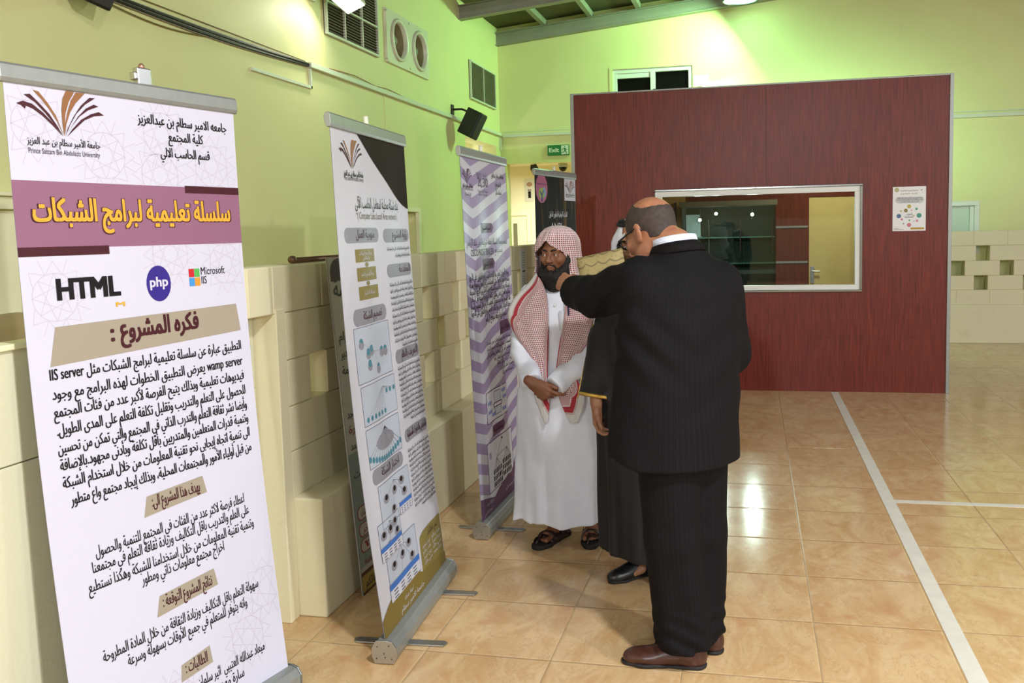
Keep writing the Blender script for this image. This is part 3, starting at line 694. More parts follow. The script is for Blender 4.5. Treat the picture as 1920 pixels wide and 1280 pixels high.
def contours(n, E):
    """closed outlines as ordered vertex lists"""
    nb = {}
    for a, b_ in E.tolist(): nb.setdefault(a, []).append(b_); nb.setdefault(b_, []).append(a)
    out = []; seen = set()
    for i in range(n):
        if i in seen or i not in nb: continue
        loop = [i]; seen.add(i); nxt = i+1 if (i+1) in nb[i] else nb[i][0]
        while nxt not in seen:
            loop.append(nxt); seen.add(nxt); q = [x for x in nb[nxt] if x not in seen]
            if not q: break
            nxt = q[0]
        out.append(loop)
    return out
def glyph(ch):
    """one letter, triangulated by winding number; vertices relative to the first outline vertex"""
    if ch not in _GLY:
        V, E = outline(ch); n = len(V)
        if not n: _GLY[ch] = (0, None, None); return _GLY[ch]
        E = np.array([(l[i], l[(i+1) % len(l)]) for l in contours(n, E) for i in range(len(l))])
        r = delaunay_2d_cdt([Vector(p) for p in V], [tuple(map(int, e)) for e in E], [], 1, 1e-6); P = np.array([tuple(p) for p in r[0]]); T = np.array([t for t in r[2] if len(t) == 3])
        C = P[T].mean(1); A, B_ = V[E[:, 0]], V[E[:, 1]]
        up = (A[None, :, 1] <= C[:, None, 1]) & (B_[None, :, 1] > C[:, None, 1]); dn = (A[None, :, 1] > C[:, None, 1]) & (B_[None, :, 1] <= C[:, None, 1])
        dy = np.where(np.abs(B_[:, 1]-A[:, 1]) < 1e-12, 1e-12, B_[:, 1]-A[:, 1]); xs = A[None, :, 0]+(C[:, None, 1]-A[None, :, 1])/dy[None, :]*(B_[:, 0]-A[:, 0])[None, :]
        wn = ((up & (xs > C[:, None, 0])).astype(int)-(dn & (xs > C[:, None, 0])).astype(int)).sum(1)
        T = T[wn != 0]; q = P[T]; ar = (q[:, 1, 0]-q[:, 0, 0])*(q[:, 2, 1]-q[:, 0, 1])-(q[:, 2, 0]-q[:, 0, 0])*(q[:, 1, 1]-q[:, 0, 1]); T[ar < 0] = T[ar < 0][:, ::-1]
        _GLY[ch] = (n, P-V[0], T)
    return _GLY[ch]
def text_mesh(s):
    if s not in _TXT:
        t = shape_arabic(s); V, E = outline(t); i = 0; PV = []; PF = []; k = 0
        for ch in t:
            n, P, T = glyph(ch)
            if not n: continue
            PV.append(P+V[i]); PF.extend((T+k).tolist()); k += len(P); i += n
        P = np.concatenate(PV); P[:, 0] -= P[:, 0].min()
        _TXT[s] = (P, PF, P[:, 0].max())
    return _TXT[s]

INK = {}
def ink(name, rgb, rough=0.42):
    return mat('print_'+name, tuple(c*0.92 for c in rgb), rough, spec=0.25)
def clip_u(pts, a, sg):
    out = []; n = len(pts)
    for i in range(n):
        p, q = pts[i], pts[(i+1) % n]; dp, dq = sg*(p[0]-a), sg*(q[0]-a)
        if dp >= 0: out.append(p)
        if (dp > 0 and dq < 0) or (dp < 0 and dq > 0): t = dp/(dp-dq); out.append((a, p[1]+(q[1]-p[1])*t))
    return out
class Sheet:
    """printed sheet of a banner; u, v run 0..1 over the sheet, off is the distance in front of it"""
    def __init__(s, W, L, P):
        s.W, s.L, s.P = W, L, P; s.b = MB(); s.mats = []; s.ix = {}
    def m(s, mt):
        if mt.name not in s.ix: s.ix[mt.name] = len(s.mats); s.mats.append(mt)
        return s.ix[mt.name]
    def pts(s, uv, off): return s.b.pts([s.P(u, v, off) for u, v in uv])
    def strip(s, rows, mt, layer=1, nu=None, nv=None):
        """rows of (v, u_left, u_right) from top to bottom, refined along v"""
        R = []
        for (v0, a0, b0), (v1, a1, b1) in zip(rows[:-1], rows[1:]):
            n = max(1, int(abs(v1-v0)/0.03))
            for i in range(n): t = i/n; R.append((v0+(v1-v0)*t, a0+(a1-a0)*t, b0+(b1-b0)*t))
        R.append(rows[-1]); off = layer*0.0005; nu = max(2, int(max(r[2]-r[1] for r in R)*s.W/0.03)+1)
        P = [[s.P(a+(b_-a)*j/(nu-1), v, off) for j in range(nu)] for v, a, b_ in reversed(R)]
        s.b.grid(np.array(P), s.m(mt))
    def rect(s, u0, v0, u1, v1, mt, layer=1, nu=None): s.strip([(v1, u0, u1), (v0, u0, u1)], mt, layer, nu)
    def poly(s, uv, mt, layer=2):
        us = [p[0] for p in uv]; lo, hi = min(us), max(us); n = int((hi-lo)*s.W/0.035)
        if n > 1:
            for i in range(n):
                a, c = lo+(hi-lo)*i/n, lo+(hi-lo)*(i+1)/n; q = clip_u(clip_u(uv, a, 1), c, -1)
                if len(q) > 2: s.poly1(q, mt, layer)
        else: s.poly1(uv, mt, layer)
    def poly1(s, uv, mt, layer=2):
        k = s.pts(uv, layer*0.0005); n = len(uv)
        ar = sum(uv[i][0]*uv[(i+1) % n][1]-uv[(i+1) % n][0]*uv[i][1] for i in range(n))
        ids = [k+i for i in range(n)]
        s.b.face(ids if ar > 0 else ids[::-1], s.m(mt))
    def ell(s, u, v, ru, rv, mt, layer=2, n=24): s.poly([(u+ru*math.cos(2*PI*i/n), v+rv*math.sin(2*PI*i/n)) for i in range(n)], mt, layer)
    def pill(s, u0, v0, u1, v1, mt, layer=2):
        r = (v1-v0)/2; ru = r*s.L/s.W; vm = (v0+v1)/2; o = []
        for k in range(9): a = -PI/2+PI*k/8; o.append((u1-ru+ru*math.cos(a), vm+r*math.sin(a)))
        for k in range(9): a = PI/2+PI*k/8; o.append((u0+ru+ru*math.cos(a), vm+r*math.sin(a)))
        s.poly(o, mt, layer)
    def line(s, p, q, w, mt, layer=2):
        a = Vector((p[0]*s.W, p[1]*s.L)); c = Vector((q[0]*s.W, q[1]*s.L)); d = (c-a)
        if d.length < 1e-6 or min(p[0], q[0], p[1], q[1]) < 0 or max(p[0], q[0], p[1], q[1]) > 1: return
        n = Vector((-d.y, d.x)).normalized()*w/2; N = max(1, int(d.length/0.06)); R = []
        for i in range(N+1):
            x = a+d*i/N; R.append((x-n, x+n))
        off = layer*0.0005
        k = s.b.pts([s.P(z.x/s.W, z.y/s.L, off) for r in R for z in r])
        for i in range(N): s.b.face((k+2*i, k+2*i+2, k+2*i+3, k+2*i+1), s.m(mt))
    def frame(s, u0, v0, u1, v1, w, mt, layer=3):
        for p, q in (((u0, v0), (u1, v0)), ((u1, v0), (u1, v1)), ((u1, v1), (u0, v1)), ((u0, v1), (u0, v0))): s.line(p, q, w, mt, layer)
    def text(s, t, u0, u1, v, h, mt, layer=4, weight=0.0, anchor='fit', slope=0.0):
        """h: em height in metres; fit: stretched to u0..u1; else anchored; weight thickens the strokes"""
        V, F, w = text_mesh(t); W = (u1-u0)*s.W; k = h
        if anchor == 'fit': sx = W/w; x0 = u0*s.W
        else:
            sx = min(k, W/w); x0 = {'l': u0*s.W, 'r': u1*s.W-sx*w, 'c': (u0+u1)/2*s.W-sx*w/2}[anchor]
        d = weight*h*1.9; mi = s.m(mt)
        for q, (dx, dy) in enumerate(((0, 0),) if weight < 0.004 else ((-1, 0), (1, 0)) if weight < 0.012 else ((-1, -0.7), (1, -0.7), (-1, 0.7), (1, 0.7))):
            X = x0+V[:, 0]*sx+dx*d; Y = v*s.L+V[:, 1]*k+slope*(X-x0)+dy*d; off = layer*0.0005+q*0.00004
            i0 = s.b.pts([s.P(x/s.W, y/s.L, off) for x, y in zip(X, Y)])
            for f in F: s.b.face([i0+i for i in f], mi)
    def logo(s, u, v, k, dark, gold, layer=3, kv=None):
        kv = kv or k
        for c, pts in LOGO: s.poly([(u+x*k/1000/s.W, v+y*kv/1000/s.L) for x, y in pts], dark if c == 'd' else gold, layer)
LOGO = [('d', [(-140, 15), (-121, 23), (-95, 18), (-65, -3), (-35, -32), (-12, -63), (-40, -35), (-70, -10), (-94, 5), (-113, 11), (-116, 2), (-127, 11)]), ('d', [(-117, 41), (-99, 44), (-72, 20), (-47, -5), (-26, -36), (-10, -63), (-33, -34), (-58, -4), (-86, 23)]), ('g', [(-90, 56), (-74, 54), (-49, 25), (-28, -7), (-17, -37), (-8, -63), (-25, -25), (-46, 8), (-69, 36)]), ('g', [(8, 66), (34, 66), (14, 35), (1, 0), (-7, -63), (-10, -32), (-10, 12), (-4, 44)]), ('g', [(38, 65), (67, 66), (36, 35), (16, 6), (1, -31), (-5, -63), (-3, -31), (9, 10), (21, 40)]), ('d', [(80, 55), (99, 56), (65, 34), (35, 4), (13, -30), (-3, -62), (5, -40), (25, -6), (50, 28)]), ('d', [(93, 37), (108, 33), (74, 19), (45, -2), (17, -34), (-2, -63), (12, -41), (40, -3), (67, 23)]), ('d', [(108, 17), (124, 9), (90, 3), (59, -12), (27, -40), (1, -64), (17, -43), (49, -11), (81, 8)])]

UNI_AR = 'جامعة الأمير سطام بن عبد العزيز'; UNI_EN = 'Prince Sattam Bin Abdulaziz University'
WHITE = ink('white', (214, 214, 232), 0.38); BLACK = ink('black', (26, 22, 26)); MAROON = ink('maroon', (74, 32, 40)); BROWN = ink('brown', (150, 104, 66))
TAN = ink('tan', (168, 158, 140)); MAUVE = ink('mauve', (150, 104, 130)); GOLD = ink('gold', (232, 176, 62)); FAINT = ink('faint_rose', (203, 198, 216))
GREY = ink('grey', (142, 142, 152)); OLIVE = ink('olive', (136, 122, 62)); DKBROWN = mat('print_dark_brown', (40, 30, 28), 0.65, spec=0.08); BLUE = ink('blue', (60, 112, 190)); PALEB = ink('pale_blue', (186, 194, 208))
PURP = ink('lilac', (158, 142, 178)); WHITE2 = ink('soft_white', (206, 206, 216)); PLUM = ink('plum', (92, 56, 92)); INDIGO = ink('indigo', (58, 44, 140)); TEAL = ink('teal', (72, 132, 150))

def rosettes(S, spots, r):
    for u, v in spots:
        n = 24; rr = [(u+r/S.W*math.cos(2*PI*i/n), v+r/S.L*math.sin(2*PI*i/n)) for i in range(n)]
        for i in range(n): S.line(rr[i], rr[(i+1) % n], 0.0028, FAINT, 0.5)
        for k in range(8):
            a = 2*PI*k/8; a2 = 2*PI*(k+0.5)/8; a3 = 2*PI*(k+3)/8
            P = lambda q, f: (u+f*r/S.W*math.cos(q), v+f*r/S.L*math.sin(q))
            S.line(P(a, 1.0), P(a3, 1.0), 0.0024, FAINT, 0.5); S.line(P(a2, 1.0), P(a, 1.5), 0.0024, FAINT, 0.5); S.line(P(a, 1.5), P(a2-2*PI/8, 1.0), 0.0024, FAINT, 0.5); S.line(P(a2, 1.0), P(a2, 1.7), 0.0024, FAINT, 0.5)

def paint1(S):
    S.rect(0, 0, 1, 1, WHITE, 0, nu=9)
    rosettes(S, [(0.36, 0.905), (0.86, 0.90), (0.62, 0.945), (0.10, 0.94), (0.60, 0.88), (0.12, 0.70), (0.90, 0.735), (0.62, 0.755), (0.80, 0.09), (0.42, 0.05), (0.93, 0.16)], 0.068)
    S.logo(0.213, 0.960, 1.0, MAROON, BROWN)
    S.text(UNI_AR, 0.065, 0.342, 0.9145, 0.027, BLACK, weight=0.0066); S.text(UNI_EN, 0.068, 0.339, 0.9015, 0.021, ink('slate', (70, 64, 80)))
    for t, u0, u1, v in (('جامعه الامير سطام بن عبدالعزيز', 0.512, 0.953, 0.958), ('كلية المجتمع', 0.65, 0.823, 0.934), ('قسم الحاسب الالي', 0.608, 0.852, 0.908)):
        S.text(t, u0, u1, v+0.002, 0.042, BLACK, weight=0.010)
    S.strip([(0.8635, 0, 1), (0.7695, 0, 1)], MAUVE, 1, nu=5)
    S.rect(0.714, 0.8535, 1.0, 0.8655, MAROON, 2, nu=3); S.rect(0.0, 0.7585, 0.347, 0.7715, MAROON, 2, nu=3)
    S.text('سلسلة تعليمية لبرامج الشبكات', 0.062, 0.943, 0.8075, 0.092, MAROON, 3, weight=0.0248); S.text('سلسلة تعليمية لبرامج الشبكات', 0.065, 0.940, 0.8080, 0.090, GOLD, 4, weight=0.0121)
    S.text('HTML', 0.129, 0.375, 0.6965, 0.082, BLACK, weight=0.0248)
    S.text('M', 0.355, 0.392, 0.679, 0.018, GOLD, weight=0.0275)
    S.ell(0.553, 0.709, 0.057, 0.0285, INDIGO, 2); S.text('php', 0.512, 0.594, 0.7045, 0.043, WHITE, 4, weight=0.0165)
    for i, j, mt in ((0, 1, ink('red', (204, 44, 52))), (1, 1, ink('green', (92, 184, 92))), (0, 0, ink('azure', (76, 154, 224))), (1, 0, ink('amber', (226, 156, 58)))):
        S.rect(0.7015+0.0285*i, 0.7005+0.0148*j, 0.7285+0.0285*i, 0.7142+0.0148*j, mt, 2)
    S.text('Microsoft', 0.763, 0.890, 0.7185, 0.036, BLACK); S.text('IIS', 0.763, 0.790, 0.7035, 0.036, BLACK)
    S.poly([(0.107, 0.658), (0.076, 0.603), (0.954, 0.617), (0.939, 0.664)], TAN, 2)
    S.text('فكره المشروع', 0.363, 0.727, 0.6305, 0.078, MAROON, weight=0.0165); S.text(':', 0.322, 0.334, 0.628, 0.075, MAROON, weight=0.0165)
    body = [('التطبيق عبارة عن سلسلة تعليمية لبرامج الشبكات مثل IIS server', 0.069, 0.5830), ('wamp server يعرض التطبيق الخطوات لهذه البرامج مع وجود', 0.071, 0.5555),
            ('فيديوهات تعليمية وبذلك يتيح الفرصة لأكبر عدد من فئات المجتمع', 0.069, 0.5300), ('للحصول على التعلم والتدريب وتقليل تكلفة التعلم على المدى الطويل.', 0.074, 0.5040),
            ('وأيضا نشر ثقافة التعلم والتدرب الذاتي في المجتمع والتي تمكن من تحسين', 0.070, 0.4785), ('وتنمية قدرات المتعلمين والمتدربين بأقل تكلفة وبأدنى مجهود.بالإضافة', 0.071, 0.4540),
            ('الى تنمية اتجاه إيجابي نحو تقنية المعلومات من خلال استخدام الشبكة', 0.073, 0.4285), ('من قبل أولياء الأمور والمجتمعات المحلية، وبذلك إيجاد مجتمع واع متطور', 0.095, 0.4025)]
    for t, u0, v in body: S.text(t, u0, 0.946, v+0.001, 0.045, BLACK, weight=0.009)
    S.poly([(0.400, 0.381), (0.379, 0.350), (0.684, 0.357), (0.670, 0.386)], TAN, 2); S.text('يهدف هذا المشروع الى:', 0.420, 0.650, 0.3625, 0.050, MAROON, weight=0.0066)
    for t, u0, u1, v in (('اعطاء فرصة لاكثر عدد من الفئات في المجتمع للتنمية والحصول', 0.163, 0.873, 0.318), ('على العلم والتدريب باقل التكاليف وزيادة ثقافة التعلم في مجتمعنا', 0.143, 0.891, 0.2965),
                         ('وتنمية تقنية المعلومات من خلال استخدامنا للشبكة وهكذا نستطيع', 0.118, 0.909, 0.271), ('اخراج مجتمع معلومات ذاتي ومطور', 0.334, 0.735, 0.2515)):
        S.text(t, u0, u1, v, 0.046, BLACK, weight=0.0044)
    S.poly([(0.401, 0.223), (0.379, 0.192), (0.681, 0.200), (0.670, 0.229)], TAN, 2); S.text('نتائج المشروع التوقعة :', 0.412, 0.652, 0.204, 0.050, MAROON, weight=0.0066)
    S.text('سهولة التعلم باقل التكاليف وزيادة الثقافة من خلال المادة المطروحة', 0.138, 0.891, 0.165, 0.046, BLACK, weight=0.0044); S.text('وانه يتوفر للمتعلم في جميع الأوقات بسهولة وسرعة', 0.232, 0.817, 0.1425, 0.046, BLACK, weight=0.0044)
    S.poly([(0.456, 0.102), (0.446, 0.076), (0.605, 0.081), (0.599, 0.110)], TAN, 2); S.text('الطالبات :', 0.472, 0.580, 0.0865, 0.050, MAROON, weight=0.0066)
    S.text('ميعاد عبدالله العتيبي  اثير سلمان', 0.520, 0.880, 0.0540, 0.046, BLACK, weight=0.0044); S.text('سارة مهدي', 0.600, 0.752, 0.0300, 0.046, BLACK, weight=0.0044)

FILL = ['هذا المشروع شبكة محلية لمعامل الحاسب الآلي من خلال تصميم الشبكة', 'وربط الأجهزة في المعامل مع الخادم الرئيسي وتوزيع العناوين على الأجهزة', 'مشاركة الملفات والطابعات بين المستخدمين داخل المعمل بسهولة وسرعة', 'استخدام برنامج المحاكاة لرسم الشبكة واختبار الاتصال بين الأجهزة المتصلة', 'وتنظيم العمل في المعامل وتقليل تكلفة الأجهزة وزيادة سرعة نقل البيانات']
def para(S, u0, u1, v0, v1, n, h, mt, weight=0.004):
    for i in range(n):
        S.text(FILL[i % 5], u0 if i < n-1 else u0+(u1-u0)*0.35, u1, v0+(v1-v0)*i/max(1, n-1), h, mt, weight=weight)
def paint2(S):
    S.rect(0, 0, 1, 1, WHITE2, 0, nu=25)
    S.strip([(v_, np.interp(v_, (0.850, 0.8525, 0.858, 0.868, 0.885, 0.917, 0.955, 1.0), (1.0, 0.97, 0.92, 0.86, 0.775, 0.632, 0.468, 0.287)), 1.0) for v_ in np.linspace(1, 0.850, 60)], DKBROWN, 3)
    S.logo(0.232, 0.950, 0.88, MAROON, BROWN)
    S.text(UNI_AR, 0.125, 0.360, 0.9075, 0.030, BLACK, weight=0.0110); S.text(UNI_EN, 0.128, 0.356, 0.899, 0.022, BLACK)
    S.text('بناء شبكة محلية لمعامل الحاسب الآلي', 0.232, 0.842, 0.846, 0.062, BLACK); S.text('( Computer Labs Local Area network )', 0.251, 0.818, 0.824, 0.040, ink('taupe', (120, 108, 92)))
    def hp(u0, u1, v0, v1, t, a=0.22, b=0.86): S.pill(u0, v0, u1, v1, GREY, 2); S.text(t, u0+(u1-u0)*a, u0+(u1-u0)*b, v0+(v1-v0)*0.32, 0.046, MAROON, weight=0.0066)
    hp(0.086, 0.522, 0.776, 0.806, 'منهجية العمل', 0.3, 0.86); hp(0.586, 0.985, 0.774, 0.804, 'رؤية المشروع', 0.32, 0.93)
    for (u0, v1, u1, v0), tt in (((0.195, 0.763, 0.442, 0.737), ('مرحلة جمع البيانات', 'والتحليل')), ((0.199, 0.726, 0.453, 0.699), ('مرحلة التصميم والتنفيذ',)), ((0.203, 0.688, 0.463, 0.661), ('مرحلة الاختبار',))):
        S.rect(u0, v0, u1, v1, OLIVE, 2)
        for i, t in enumerate(tt): S.text(t, u0+0.04, u1-0.04, v0+(0.0145 if len(tt) == 2 and i == 0 else 0.005 if len(tt) == 2 else 0.010), 0.024, WHITE2, anchor='c')
    for v in (0.7315, 0.6935): S.poly([(0.305, v+0.004), (0.305, v-0.0005), (0.295, v-0.0005), (0.325, v-0.006), (0.355, v-0.0005), (0.345, v-0.0005), (0.345, v+0.004)], OLIVE, 2)
    para(S, 0.62, 0.98, 0.757, 0.742, 2, 0.020, BLACK)
    hp(0.603, 0.985, 0.697, 0.726, 'المقدمة', 0.5, 0.95); para(S, 0.62, 0.985, 0.678, 0.540, 11, 0.021, BLACK)
    hp(0.113, 0.545, 0.611, 0.645, 'تصميم الشبكة', 0.26, 0.86)
    hp(0.612, 0.99, 0.505, 0.536, 'التعريف بالنظام', 0.25, 0.93); para(S, 0.625, 0.985, 0.492, 0.372, 11, 0.021, BLACK)
    hp(0.615, 0.99, 0.328, 0.358, 'الملخص والتطورات المستقبلية', 0.10, 0.95); para(S, 0.63, 0.985, 0.307, 0.172, 13, 0.020, BLACK)
    hp(0.125, 0.55, 0.290, 0.322, 'اختبار الشبكة', 0.26, 0.86)
    rr = random.Random(3)
    def diagram(u0, v0, u1, v1, kind, mt=PALEB):
        S.rect(u0, v0, u1, v1, mt, 2, nu=6); S.frame(u0, v0, u1, v1, 0.0022, ink('frame_grey', (90, 96, 112)), 3)
        du, dv = u1-u0, v1-v0; P = lambda a, b_: (u0+du*a, v0+dv*b_)
        if kind == 'map':
            for _ in range(7):
                a, c = rr.uniform(0.15, 0.85), rr.uniform(0.15, 0.85); S.ell(*P(a, c), 0.022, 0.008, TEAL, 3, 8); S.ell(*P(a, c-0.06), 0.030, 0.009, GREY, 3, 8); S.line(P(a, c), P(0.5, 0.5), 0.0012, GREY, 3)
        if kind == 'tree':
            for a in np.linspace(0.1, 0.95, 9): S.line(P(0.62, 0.80), P(a, 0.16+0.5*(a > 0.7)), 0.0014, GREY, 3); S.ell(*P(a, 0.14+0.5*(a > 0.7)), 0.016, 0.006, TEAL, 3, 6)
        if kind == 'star':
            for a in np.linspace(0.03, 0.97, 13): S.line(P(0.55, 0.86), P(a, 0.30-0.2*math.sin(PI*a)), 0.0012, DKBROWN, 3); S.ell(*P(a, 0.26-0.2*math.sin(PI*a)), 0.016, 0.007, TEAL, 4, 6)
            S.ell(*P(0.52, 0.5), 0.13, 0.018, GREY, 3, 14)
        if kind == 'net':
            for a, c in ((0.2, 0.62), (0.5, 0.66), (0.75, 0.75), (0.4, 0.25), (0.8, 0.45)): S.ell(*P(a, c), 0.040, 0.010, GREY, 3, 9); S.ell(*P(a, c+0.03), 0.020, 0.006, DKBROWN, 4, 7); S.line(P(a, c), P(0.5, 0.9), 0.0012, DKBROWN, 3)
    diagram(0.100, 0.497, 0.552, 0.608, 'map'); diagram(0.114, 0.412, 0.560, 0.4905, 'tree'); diagram(0.114, 0.326, 0.556, 0.4045, 'star')
    def table(u0, v0, u1, v1):
        S.rect(u0, v0, u1, v1, WHITE2, 5); S.rect(u0, v1-(v1-v0)*0.34, u1, v1, BLUE, 6); S.frame(u0, v0, u1, v1, 0.0018, GREY, 6)
        for i in range(3):
            for j in range(4): S.rect(u0+(u1-u0)*(0.1+0.22*j), v0+(v1-v0)*(0.08+0.19*i), u0+(u1-u0)*(0.22+0.22*j), v0+(v1-v0)*(0.15+0.19*i), ink('frame_grey', (90, 96, 112)), 6)
    diagram(0.167, 0.196, 0.598, 0.284, 'net'); table(0.42, 0.193, 0.590, 0.219)
    diagram(0.104, 0.140, 0.398, 0.212, 'net'); table(0.104, 0.136, 0.392, 0.165)
    diagram(0.150, 0.046, 0.580, 0.152, 'net'); table(0.140, 0.048, 0.580, 0.084)
    o = [(0.608, 0.020)]+[(0.622, 0.105+0.0)]+[(0.63+0.02*k, 0.112+0.0022*k) for k in range(4)]+[(0.99, 0.121), (0.99, 0.020)]
    S.poly(o, OLIVE, 2); S.text('عمل الطالبات', 0.76, 0.93, 0.0985, 0.040, MAROON)
    for i in range(4):
        for j in range(2): S.text(('نورة محمد', 'هند سالم', 'ريم احمد', 'منى خالد')[(i+j) % 4], 0.65+0.17*j, 0.79+0.17*j, 0.083-0.0125*i, 0.024, WHITE2)
    o = [(0.0, 0.0)]+[(u, 0.024+0.044*math.sin(PI*min(1, max(0, (u+0.05)/0.72)))**0.9 if u < 0.60 else 0.0385-0.035*(u-0.60)) for u in np.linspace(0, 1, 26)]+[(1.0, 0.0)]
    S.poly(o, ink('olive_gold', (126, 108, 48)), 4)
    S.text('اشراف الاستاذة', 0.28, 0.48, 0.046, 0.036, ink('ochre', (176, 142, 60)), 5); S.text('استاذ مساعد', 0.30, 0.44, 0.027, 0.026, WHITE2, 5); S.text('جامعة الامير سطام', 0.24, 0.60, 0.010, 0.028, WHITE2, 5)

def paint3(S):
    S.rect(0, 0, 1, 1, WHITE2, 0, nu=25)
    # chevrons: valley at u = 0.2, rising to both sides
    per = 0.0575; k = -2
    v = 1.05
    def vv(u, v0): return v0+(0.2-u)*0.125 if u < 0.2 else v0+(u-0.2)*0.110
    for i in range(22):
        v0 = 1.002-per*i
        for ua, ub in ((0.0, 0.2), (0.2, 1.0)):
            N = 4 if ua == 0 else 16
            for j in range(N):
                a = ua+(ub-ua)*j/N; c = ua+(ub-ua)*(j+1)/N
                t = [min(1, max(0, x)) for x in (vv(a, v0), vv(c, v0), vv(c, v0-per*0.52), vv(a, v0-per*0.52))]
                if t[0]-t[3] < 1e-5 and t[1]-t[2] < 1e-5: continue
                S.poly([(a, t[3]), (c, t[2]), (c, t[1]), (a, t[0])], PURP, 1)
    S.logo(0.128, 0.944, 0.62, PLUM, PLUM); S.text(UNI_AR, 0.025, 0.226, 0.9135, 0.030, PLUM, weight=0.0165); S.text(UNI_EN, 0.03, 0.226, 0.906, 0.020, PLUM); S.text('كلية المجتمع', 0.07, 0.19, 0.892, 0.024, PLUM)
    S.text('VISION', 0.30, 0.42, 0.947, 0.036, ink('mid_purple', (120, 104, 140))); S.text('رؤية', 0.45, 0.55, 0.949, 0.040, ink('mid_purple', (120, 104, 140)))
    S.text('2', 0.325, 0.385, 0.921, 0.072, PLUM, weight=0.0110); S.text('30', 0.455, 0.555, 0.921, 0.072, PLUM, weight=0.0110); S.ell(0.42, 0.932, 0.030, 0.015, ink('mid_purple', (120, 104, 140)), 4, 12); S.ell(0.42, 0.932, 0.018, 0.009, WHITE2, 5, 12)
    S.text('المملكة العربية السعودية', 0.325, 0.545, 0.9045, 0.026, PLUM); S.text('KINGDOM OF SAUDI ARABIA', 0.335, 0.540, 0.895, 0.016, PLUM)
    for t, u0, u1, vv_ in (('جامعة الامير سطام بن عبدالعزيز', 0.64, 0.945, 0.953), ('كلية المجتمع بالخرج', 0.72, 0.87, 0.927), ('قسم الحاسب الآلي', 0.72, 0.87, 0.904)): S.text(t, u0, u1, vv_, 0.040, BLACK, weight=0.0055)
    def flag(u0, v0, u1, v1, t): S.poly([(u0, v0), (u1-0.03, v0+0.003), (u1, (v0+v1)/2+0.003), (u1-0.03, v1), (u0, v1)], PLUM, 2); S.text(t, u0+0.03, u1-0.05, v0+(v1-v0)*0.35, 0.036, DKBROWN, 4)
    flag(0.342, 0.788, 0.618, 0.818, 'اسم المشروع'); S.text('تصميم ومحاكاة لشبكة نقطة افتراضية لرامي بنك الراجحي', 0.042, 0.941, 0.756, 0.052, BLACK)
    S.text('CISCO PACKET TRACER', 0.124, 0.60, 0.7265, 0.052, BLACK); S.text('باستخدام برنامج', 0.62, 0.827, 0.731, 0.048, BLACK)
    flag(0.343, 0.684, 0.612, 0.716, 'فكرة المشروع')
    for i in range(6): S.text(FILL[(i+1) % 5], 0.058+0.002*i, 0.940, 0.6605-0.0195*i, 0.050, BLACK, weight=0.004)
    S.text('وذلك لجميع الأجهزة بربطه بموقع كل قسم', 0.334, 0.925, 0.538, 0.050, BLACK, weight=0.004)
    flag(0.640, 0.486, 0.925, 0.526, 'اهداف المشروع')
    for i in range(7): S.text('%d ' % (i+1)+FILL[(i+2) % 5][:34-4*max(0, i-3)], 0.327+0.052*i*(i > 2), 0.925, 0.470-0.0172*i, 0.038, BLACK)
    def box(u0, v0, u1, v1): S.rect(u0, v0, u1, v1, WHITE2, 2); S.frame(u0, v0, u1, v1, 0.005, PLUM, 3)
    box(0.235, 0.250, 0.714, 0.338); S.rect(0.43, 0.262, 0.55, 0.330, PALEB, 3); S.frame(0.43, 0.262, 0.55, 0.330, 0.003, PLUM, 4); S.rect(0.41, 0.284, 0.57, 0.298, PLUM, 5); S.rect(0.42, 0.287, 0.56, 0.295, WHITE2, 6)
    for u, v_ in ((0.26, 0.300), (0.26, 0.275), (0.36, 0.262), (0.58, 0.318), (0.60, 0.297), (0.58, 0.262)): S.rect(u, v_, u+0.10, v_+0.010, ink('tag_blue', (130, 142, 196)), 3); S.line((u+0.05, v_), (0.49, 0.29), 0.0015, PLUM, 3)
    flag(0.348, 0.204, 0.623, 0.236, 'مخطط الشبكة')
    box(0.194, 0.056, 0.776, 0.196); S.line((0.53, 0.185), (0.40, 0.140), 0.002, OLIVE, 4); S.line((0.40, 0.140), (0.62, 0.150), 0.003, OLIVE, 4); S.ell(0.53, 0.186, 0.012, 0.004, DKBROWN, 4, 8)
    for cu, n, top in ((0.40, 6, 0.139), (0.62, 6, 0.149)):
        for i in range(n):
            u = cu-0.09+0.036*i; S.line((cu, top), (u, top-0.028), 0.0016, DKBROWN, 4)
            for j in range(3): S.rect(u-0.010, top-0.042-0.018*j, u+0.010, top-0.028-0.018*j, DKBROWN, 4)
    S.rect(0.225, 0.150, 0.27, 0.168, PURP, 3)
    S.poly([(0.0, 0.062), (0.30, 0.036), (0.435, 0.050), (0.80, 0.046), (1.0, 0.050), (1.0, 0.0), (0.0, 0.0)], PLUM, 3)
    S.poly([(0.45, 0.049), (0.62, 0.066), (0.70, 0.062), (1.0, 0.115), (1.0, 0.045)], PLUM, 3)
    S.text('عمل الطالب نواف', 0.12, 0.26, 0.030, 0.026, WHITE2, 5); S.text('احمد العتيبي', 0.06, 0.22, 0.010, 0.026, WHITE2, 5); S.text('اشراف الاستاذ محمد علي', 0.55, 0.96, 0.026, 0.030, WHITE2, 5)

